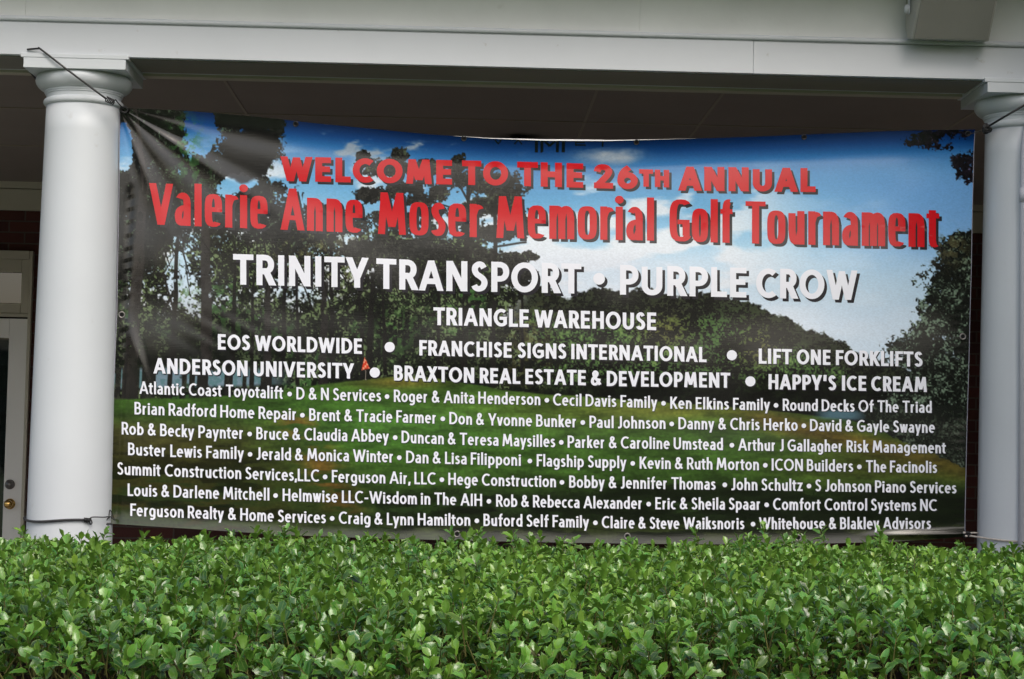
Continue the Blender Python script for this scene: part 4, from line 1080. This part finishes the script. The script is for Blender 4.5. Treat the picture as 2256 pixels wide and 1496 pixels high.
for (px, py) in ((2124, 1173.5), (2128.5, 1181)):
    q = PX(px, py, -0.075); bmesh.ops.create_icosphere(bm, subdivisions=2, radius=0.0052, matrix=Matrix.Translation(q) @ Matrix.Diagonal((1.2, 0.8, 0.9, 1)))
from_bm('rope_end', bm, M_rope, c4, True)

# ------------------------------------------------------------------ hedge
def leaf_mat():
    m = bpy.data.materials.new('holly_leaf'); m.use_nodes = True
    n = m.node_tree; b = n.nodes['Principled BSDF']; o = n.nodes['Material Output']
    a = n.nodes.new('ShaderNodeAttribute'); a.attribute_name = 'leaf_colour'
    r = n.nodes.new('ShaderNodeAttribute'); r.attribute_name = 'leaf_rim'
    rp = n.nodes.new('ShaderNodeMapRange'); rp.inputs['From Min'].default_value = 0.80; rp.inputs['From Max'].default_value = 1.0
    n.links.new(r.outputs['Fac'], rp.inputs['Value'])
    mr = n.nodes.new('ShaderNodeMath'); mr.operation = 'MULTIPLY'; mr.inputs[1].default_value = 0.8; n.links.new(rp.outputs[0], mr.inputs[0])
    mx = n.nodes.new('ShaderNodeMix'); mx.data_type = 'RGBA'; mx.inputs[7].default_value = (0.30, 0.42, 0.10, 1)
    n.links.new(mr.outputs[0], mx.inputs[0]); n.links.new(a.outputs['Color'], mx.inputs[6])
    mid = n.nodes.new('ShaderNodeMapRange'); mid.inputs['From Min'].default_value = 0.0; mid.inputs['From Max'].default_value = 0.14
    mid.inputs['To Min'].default_value = 0.45; mid.inputs['To Max'].default_value = 0.0
    n.links.new(r.outputs['Fac'], mid.inputs['Value'])
    mx2 = n.nodes.new('ShaderNodeMix'); mx2.data_type = 'RGBA'; mx2.inputs[7].default_value = (0.24, 0.34, 0.10, 1)
    n.links.new(mid.outputs[0], mx2.inputs[0]); n.links.new(mx.outputs[2], mx2.inputs[6])
    # underside is paler and matt
    ge = n.nodes.new('ShaderNodeNewGeometry')
    mx3 = n.nodes.new('ShaderNodeMix'); mx3.data_type = 'RGBA'; mx3.inputs[7].default_value = (0.14, 0.28, 0.026, 1)
    ml = n.nodes.new('ShaderNodeMath'); ml.operation = 'MULTIPLY'; ml.inputs[1].default_value = 0.75; n.links.new(ge.outputs['Backfacing'], ml.inputs[0])
    n.links.new(ml.outputs[0], mx3.inputs[0]); n.links.new(mx2.outputs[2], mx3.inputs[6])
    n.links.new(mx3.outputs[2], b.inputs['Base Color'])
    rg = n.nodes.new('ShaderNodeMapRange'); rg.inputs['To Min'].default_value = 0.25; rg.inputs['To Max'].default_value = 0.55
    n.links.new(ge.outputs['Backfacing'], rg.inputs['Value']); n.links.new(rg.outputs[0], b.inputs['Roughness'])
    b.inputs['Specular IOR Level'].default_value = 0.85
    tc = n.nodes.new('ShaderNodeTexCoord'); t = n.nodes.new('ShaderNodeTexNoise'); t.inputs['Scale'].default_value = 110; t.inputs['Detail'].default_value = 2
    n.links.new(tc.outputs['Object'], t.inputs['Vector'])
    bp = n.nodes.new('ShaderNodeBump'); bp.inputs['Strength'].default_value = 0.35; bp.inputs['Distance'].default_value = 0.003
    n.links.new(t.outputs['Fac'], bp.inputs['Height']); n.links.new(bp.outputs[0], b.inputs['Normal'])
    tl = n.nodes.new('ShaderNodeBsdfTranslucent'); n.links.new(mx3.outputs[2], tl.inputs['Color'])
    ms = n.nodes.new('ShaderNodeMixShader'); ms.inputs[0].default_value = 0.22
    n.links.new(b.outputs[0], ms.inputs[1]); n.links.new(tl.outputs[0], ms.inputs[2]); n.links.new(ms.outputs[0], o.inputs['Surface'])
    return m
M_leaf = leaf_mat()
M_stem = mat('green_brown_stem', (0.12, 0.115, 0.035), 0.6, 0.3, noise=0.3, nscale=20)
M_wood = mat('hedge_wood', (0.035, 0.026, 0.018), 0.9, 0.1, noise=0.4, nscale=25, bump=0.6)
M_dead = mat('dead_leaf', (0.50, 0.42, 0.30), 0.8, 0.2, noise=0.2, nscale=60)

HX0, HX1, HY0, HY1 = -3.2, 3.2, -4.02, -0.86
def htop(x, y):
    z = 1.145 + 0.05 * (fbm(x * 100 + 900, y * 100 + 900, 60, 3, 201) - 0.5) * 2
    fr_ = np.clip((y - HY0) / 0.34, 0, 1)                      # rounded front shoulder
    z = z - 0.16 * (1 - fr_) ** 2
    return z

hedge = empty('hedge', (0, -2.4, 0.03))
tag(hedge, 'clipped holly hedge with glossy leaves filling the foreground below the banner', 'hedge')

def unit(a): return a / (np.linalg.norm(a, axis=-1, keepdims=True) + 1e-9)

ROWS = np.array([0, .15, .38, .60, .77, .89, 1.0]); WID = np.array([.07, .58, .96, .92, .82, .30, .0]); NR = len(ROWS)
leaf_f = []
for i in range(NR - 1):
    for k in range(2):
        leaf_f.append((i * 3 + k, i * 3 + k + 1, (i + 1) * 3 + k + 1, (i + 1) * 3 + k))
leaf_f = np.array(leaf_f)

def make_leaves(base, ydir, nrm, L_, W_, fold, curl, colr):
    n = len(base); xdir = np.cross(ydir, nrm)
    wob = 1 + 0.14 * rng.standard_normal((n, NR, 1)); spine = 1 + 0.30 * rng.random((n, 1, 1)) * (np.arange(NR) == 4)[None, :, None]
    sx = np.array([-1, 0, 1.0])[None, None, :] * WID[None, :, None] * W_[:, None, None] / 2 * wob * spine
    sy = (ROWS[None, :] * L_[:, None])[:, :, None] + np.zeros_like(sx)
    sz = fold[:, None, None] * np.abs(sx) - curl[:, None, None] * (ROWS[None, :, None] ** 2) * L_[:, None, None] + 0 * sx
    sz = sz + 0.05 * W_[:, None, None] * rng.standard_normal((n, NR, 3)) * np.array([1, 0, 1])
    P = base[:, None, None, :] + sx[..., None] * xdir[:, None, None, :] + sy[..., None] * ydir[:, None, None, :] + sz[..., None] * nrm[:, None, None, :]
    V = P.reshape(-1, 3)
    Fq = (leaf_f[None] + (np.arange(n) * 3 * NR)[:, None, None]).reshape(-1, 4)
    col = np.repeat(colr, 3 * NR, 0)
    rim = np.tile(np.array([1, 0, 1.0] * NR), n)
    rim.reshape(n, 3 * NR)[:, -3:] = 1.0
    return V, Fq, col, rim

def sprigs(bx, by, bz, axis, nleaf, size, young, dark):
    """returns leaves and stems of shoots based at points, growing along axis"""
    n = len(bx); B = np.stack([bx, by, bz], 1)
    ln = size * (0.048 + 0.030 * rng.random(n))
    ref = np.where(np.abs(axis[:, 2:3]) > 0.9, np.array([[1.0, 0, 0]]), np.array([[0, 0, 1.0]]))
    e1 = unit(np.cross(axis, ref)); e2 = np.cross(axis, e1)
    ph0 = rng.random(n) * 6.28
    Ls = [[], [], [], [], [], [], []]
    for k in range(nleaf):
        t = 1 - k / nleaf                                   # 1 = tip
        sel = rng.random(n) > 0.06
        ph = ph0 + k * 2.4 + rng.normal(0, 0.3, n)
        rad = np.cos(ph)[:, None] * e1 + np.sin(ph)[:, None] * e2
        an = np.radians(18 + 42 * (1 - t) ** 0.8 + rng.normal(0, 12, n))
        yd = unit(np.cos(an)[:, None] * axis + np.sin(an)[:, None] * rad + rng.normal(0, 0.08, (n, 3)))
        nr = np.sin(an)[:, None] * axis - np.cos(an)[:, None] * rad
        nr = unit(nr - yd * (nr * yd).sum(1, keepdims=True))
        pos = B + axis * (ln * (0.25 + 0.75 * t))[:, None] + rad * 0.003
        sc = size * (0.92 if k > 1 else 0.78) * (0.72 + 0.56 * rng.random(n))
        Lf = 0.037 * sc; Wf = Lf * (0.46 + 0.16 * rng.random(n))
        g = rng.random((n, 1)); yk = np.clip(young[:, None] * (1.2 * t - 0.1) + 0.10 * rng.standard_normal((n, 1)), 0, 1)
        c0 = np.array([[0.062, 0.180, 0.027]]) * (0.40 + 1.15 * g); c1_ = np.array([[0.215, 0.44, 0.046]]) * (0.8 + 0.4 * g)
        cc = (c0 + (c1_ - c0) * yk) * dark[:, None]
        hue = rng.normal(0, 0.10, (n, 1)); cc = cc * np.concatenate([1 + hue, np.ones((n, 1)), 1 - hue], 1)
        for a_, b_ in zip(Ls, (pos, yd, nr, Lf, Wf, cc, np.zeros(n))): a_.append(b_[sel])
    pos, yd, nr, Lf, Wf, cc, _ = [np.concatenate(a_) for a_ in Ls]
    m = len(pos)
    V, Fq, col, rim = make_leaves(pos, yd, nr, Lf, Wf, 0.30 + 0.30 * rng.random(m), 0.10 + 0.28 * rng.random(m), np.clip(cc, 0.004, 0.4))
    # stems: three-sided prisms
    tip = B + axis * ln[:, None]; bot_ = B - axis * (0.05 * size)
    k3 = np.arange(3) * 2.094
    o = (np.cos(k3)[None, :, None] * e1[:, None] + np.sin(k3)[None, :, None] * e2[:, None])
    SV = np.concatenate([bot_[:, None] + o * 0.0022, tip[:, None] + o * 0.0012], 1).reshape(-1, 3)
    fq = np.array([(0, 1, 4, 3), (1, 2, 5, 4), (2, 0, 3, 5)])
    SF = (fq[None] + (np.arange(n) * 6)[:, None, None]).reshape(-1, 4)
    return V, Fq, col, rim, SV, SF

def jitter_grid(x0, x1, y0, y1, s):
    nx, ny = int((x1 - x0) / s), int((y1 - y0) / s)
    X, Y = np.meshgrid(x0 + (np.arange(nx) + .5) * s, y0 + (np.arange(ny) + .5) * s)
    return X.ravel() + rng.uniform(-.55, .55, nx * ny) * s, Y.ravel() + rng.uniform(-.55, .55, nx * ny) * s

parts = []
# top layer
x, y = jitter_grid(HX0, HX1, HY0 + 0.10, HY1, 0.0415)
n = len(x); z = htop(x, y) - 0.070 + rng.normal(0, 0.016, n)
tall = rng.random(n) > 0.93; z[tall] += 0.02 + 0.045 * rng.random(tall.sum())
ax = np.stack([rng.normal(0, 0.30, n), rng.normal(-0.10, 0.28, n), np.ones(n)], 1); ax[:, 1] -= 0.5 * np.clip(1 - (y - HY0) / 0.4, 0, 1); ax = unit(ax)
young = np.clip(0.42 + 0.5 * (fbm(x * 100, y * 100, 70, 2, 210) - 0.5) * 2 + rng.normal(0, 0.22, n), 0, 1)
parts.append(sprigs(x, y, z, ax, 9, 1.0, young, np.ones(n)))
# second, darker layer below
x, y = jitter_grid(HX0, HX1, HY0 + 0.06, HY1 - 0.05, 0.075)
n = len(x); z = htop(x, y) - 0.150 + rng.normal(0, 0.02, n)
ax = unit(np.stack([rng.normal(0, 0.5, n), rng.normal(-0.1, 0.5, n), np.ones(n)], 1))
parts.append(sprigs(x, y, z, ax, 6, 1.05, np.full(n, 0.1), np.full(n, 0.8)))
# front face
x, zz = jitter_grid(HX0, HX1, 0.30, 1.06, 0.058)
n = len(x); y = HY0 + 0.03 + 0.10 * (1 - np.clip((zz - 0.5) / 0.5, 0, 1)) + rng.normal(0, 0.035, n)
ax = unit(np.stack([rng.normal(0, 0.35, n), -0.75 + rng.normal(0, 0.25, n), 0.65 + rng.normal(0, 0.25, n)], 1))
sel = fbm(x * 100, zz * 100, 22, 2, 220) > 0.30
parts.append(sprigs(x[sel], y[sel] + 0.03, zz[sel], ax[sel], 8, 1.05, np.clip(rng.normal(0.35, 0.25, sel.sum()), 0, 1), np.ones(sel.sum())))
# back and end faces
x, zz = jitter_grid(HX0, HX1, 0.35, 1.05, 0.11)
n = len(x); ax = unit(np.stack([rng.normal(0, 0.35, n), 0.7 + rng.normal(0, 0.25, n), 0.7 + rng.normal(0, 0.25, n)], 1))
parts.append(sprigs(x, np.full(n, HY1 - 0.03) + rng.normal(0, 0.02, n), zz, ax, 6, 1.0, np.full(n, 0.2), np.ones(n)))
for sx, xe in ((-1, HX0), (1, HX1)):
    y, zz = jitter_grid(HY0, HY1, 0.35, 1.05, 0.11)
    n = len(y); ax = unit(np.stack([sx * 0.7 + rng.normal(0, 0.25, n), rng.normal(0, 0.3, n), 0.7 + rng.normal(0, 0.25, n)], 1))
    parts.append(sprigs(np.full(n, xe - sx * 0.03), y, zz, ax, 6, 1.0, np.full(n, 0.3), np.ones(n)))
# single taller shoots standing up against the banner
tl = [(828, 1178), (842, 1186), (1170, 1158), (1188, 1160), (1650, 1152), (1660, 1170), (1938, 1172), (1950, 1178), (745, 1172), (65, 1168), (30, 1185), (375, 1180), (1085, 1168), (1045, 1166), (1150, 1180),
      (1400, 1178), (1440, 1176), (1500, 1182), (1750, 1182), (2135, 1205), (2205, 1212), (230, 1185), (480, 1185), (560, 1190), (640, 1188), (2040, 1208), (110, 1178), (190, 1192)]
P = np.array([tuple(PX(a, b + 9, -0.98 - 0.12 * random.random())) for a, b in tl])
n = len(P); ax = unit(np.stack([rng.normal(0, 0.15, n), rng.normal(-0.1, 0.12, n), np.ones(n)], 1))
B_ = P - ax * 0.085
parts.append(sprigs(B_[:, 0], B_[:, 1], B_[:, 2], ax, 9, 0.95, np.full(n, 0.55), np.ones(n)))

vo = fo = so = 0; Vs, Fs, Cs, Rs, SVs, SFs = [], [], [], [], [], []
nv = nsv = 0
for V, Fq, col, rim, SV, SF in parts:
    Vs.append(V); Fs.append(Fq + nv); nv += len(V); Cs.append(col); Rs.append(rim)
    SVs.append(SV); SFs.append(SF + nsv); nsv += len(SV)
V = np.concatenate(Vs); Fq = np.concatenate(Fs)
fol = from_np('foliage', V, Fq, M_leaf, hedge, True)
cc = np.concatenate(Cs); cc = np.concatenate([cc, np.ones((len(cc), 1))], 1).astype(np.float32)
fol.data.attributes.new('leaf_colour', 'FLOAT_COLOR', 'POINT').data.foreach_set('color', cc.ravel())
fol.data.attributes.new('leaf_rim', 'FLOAT', 'POINT').data.foreach_set('value', np.concatenate(Rs).astype(np.float32))
from_np('stems', np.concatenate(SVs), np.concatenate(SFs), M_stem, hedge)
# woody core
nx, ny = 100, 42
gx, gy = np.meshgrid(np.linspace(HX0 + 0.15, HX1 - 0.15, nx), np.linspace(HY0 + 0.20, HY1 - 0.15, ny))
gz = htop(gx.ravel(), gy.ravel()) - 0.26 + rng.normal(0, 0.02, nx * ny)
core_v = np.stack([gx.ravel(), gy.ravel(), gz], 1); low_v = core_v.copy(); low_v[:, 2] = 0.20
idc = np.arange(nx * ny).reshape(ny, nx)
qs = [np.stack([idc[:-1, :-1], idc[:-1, 1:], idc[1:, 1:], idc[1:, :-1]], -1).reshape(-1, 4)]
o_ = nx * ny
for edge in (idc[0, :], idc[-1, ::-1], idc[::-1, 0], idc[:, -1]):
    qs.append(np.stack([edge[:-1] + o_, edge[1:] + o_, edge[1:], edge[:-1]], -1))
from_np('woody_core', np.concatenate([core_v, low_v]), np.concatenate(qs), M_wood, hedge)
bm = bmesh.new()
for k in range(16):
    xx = HX0 + 0.3 + k * 0.385; yy = -3.0 + random.uniform(-0.3, 0.3)
    tube(bm, [(xx, yy, 0.03), (xx + 0.03, yy, 0.15), (xx + random.uniform(-.08, .08), yy + random.uniform(-.08, .08), 0.40)], 0.022, 8)
    tube(bm, [(xx, yy + 1.4, 0.03), (xx + 0.03, yy + 1.4, 0.15), (xx + random.uniform(-.08, .08), yy + 1.4, 0.40)], 0.022, 8)
from_bm('trunks', bm, M_wood, hedge, True)
# a few bleached dead leaves caught in the front
for px, py in ((524, 1393), (529, 1402), (1178, 1452), (1188, 1441), (1418, 1440)):
    q = PX(px, py, HY0 + 0.16)
    base = np.array([tuple(q)]); yd = unit(rng.normal(0, 1, (1, 3)) + np.array([[0, -0.2, 0.6]])); nr = unit(np.cross(yd, rng.normal(0, 1, (1, 3))))
    V, Fq, _, _ = make_leaves(base, yd, nr, np.array([0.030]), np.array([0.014]), np.array([1.0]), np.array([0.7]), np.zeros((1, 3)))
    d_ = from_np('dead_leaf', V, Fq, M_dead, hedge, True); d_['label'] = 'bleached curled dead leaf'

# ------------------------------------------------------------------ trees across the lawn behind the viewer (they show in the glossy vinyl and the panes)
bm = bmesh.new(); rr = random.Random(5)
for k in range(150):
    xx = rr.uniform(-75, 75); yy = -52 - rr.uniform(0, 8) + 0.004 * xx * xx * 0.6
    hgt = rr.uniform(6.4, 9.2) * (1.0 + 0.25 * (xx > 12)); hgt = rr.uniform(4.6, 5.6) if -23 < xx < -7.5 else hgt
    r = rr.uniform(1.6, 3.0) if not -23 < xx < -7.5 else rr.uniform(0.9, 1.4)
    for zc in np.arange(r * 0.8, hgt - r * 0.9, r * 1.1):
        ret = bmesh.ops.create_icosphere(bm, subdivisions=2, radius=r * rr.uniform(0.7, 1.1), matrix=Matrix.Translation((xx + rr.uniform(-.8, .8), yy, zc)))
        for v in ret['verts']:
            v.co += Vector((rr.gauss(0, .12), rr.gauss(0, .12), rr.gauss(0, .16)))
for k in range(70):  # narrow tree out of view, added only to shade the right column
    a, b_, r_ = rr.uniform(0, 6.28), rr.uniform(-1, 1), rr.uniform(0.3, 1) ** 0.4
    c_ = Vector((3.2 + 0.6 * r_ * math.cos(a) * math.sqrt(1 - b_ * b_), -2.0 + 0.6 * r_ * math.sin(a) * math.sqrt(1 - b_ * b_), 3.4 + 2.0 * r_ * b_))
    ret = bmesh.ops.create_icosphere(bm, subdivisions=2, radius=rr.uniform(0.16, 0.3), matrix=Matrix.Translation(c_))
    for v in ret['verts']: v.co += Vector((rr.gauss(0, .05), rr.gauss(0, .05), rr.gauss(0, .05)))
tube(bm, [(3.2, -2.0, 0), (3.22, -2.0, 1), (3.2, -2.0, 3)], 0.06, 10)
tr = from_bm('trees', bm, M_tree); tag(tr, 'dark line of trees across the lawn facing the porch, plus an unseen tree added to shade the right column', 'trees', kind='stuff')
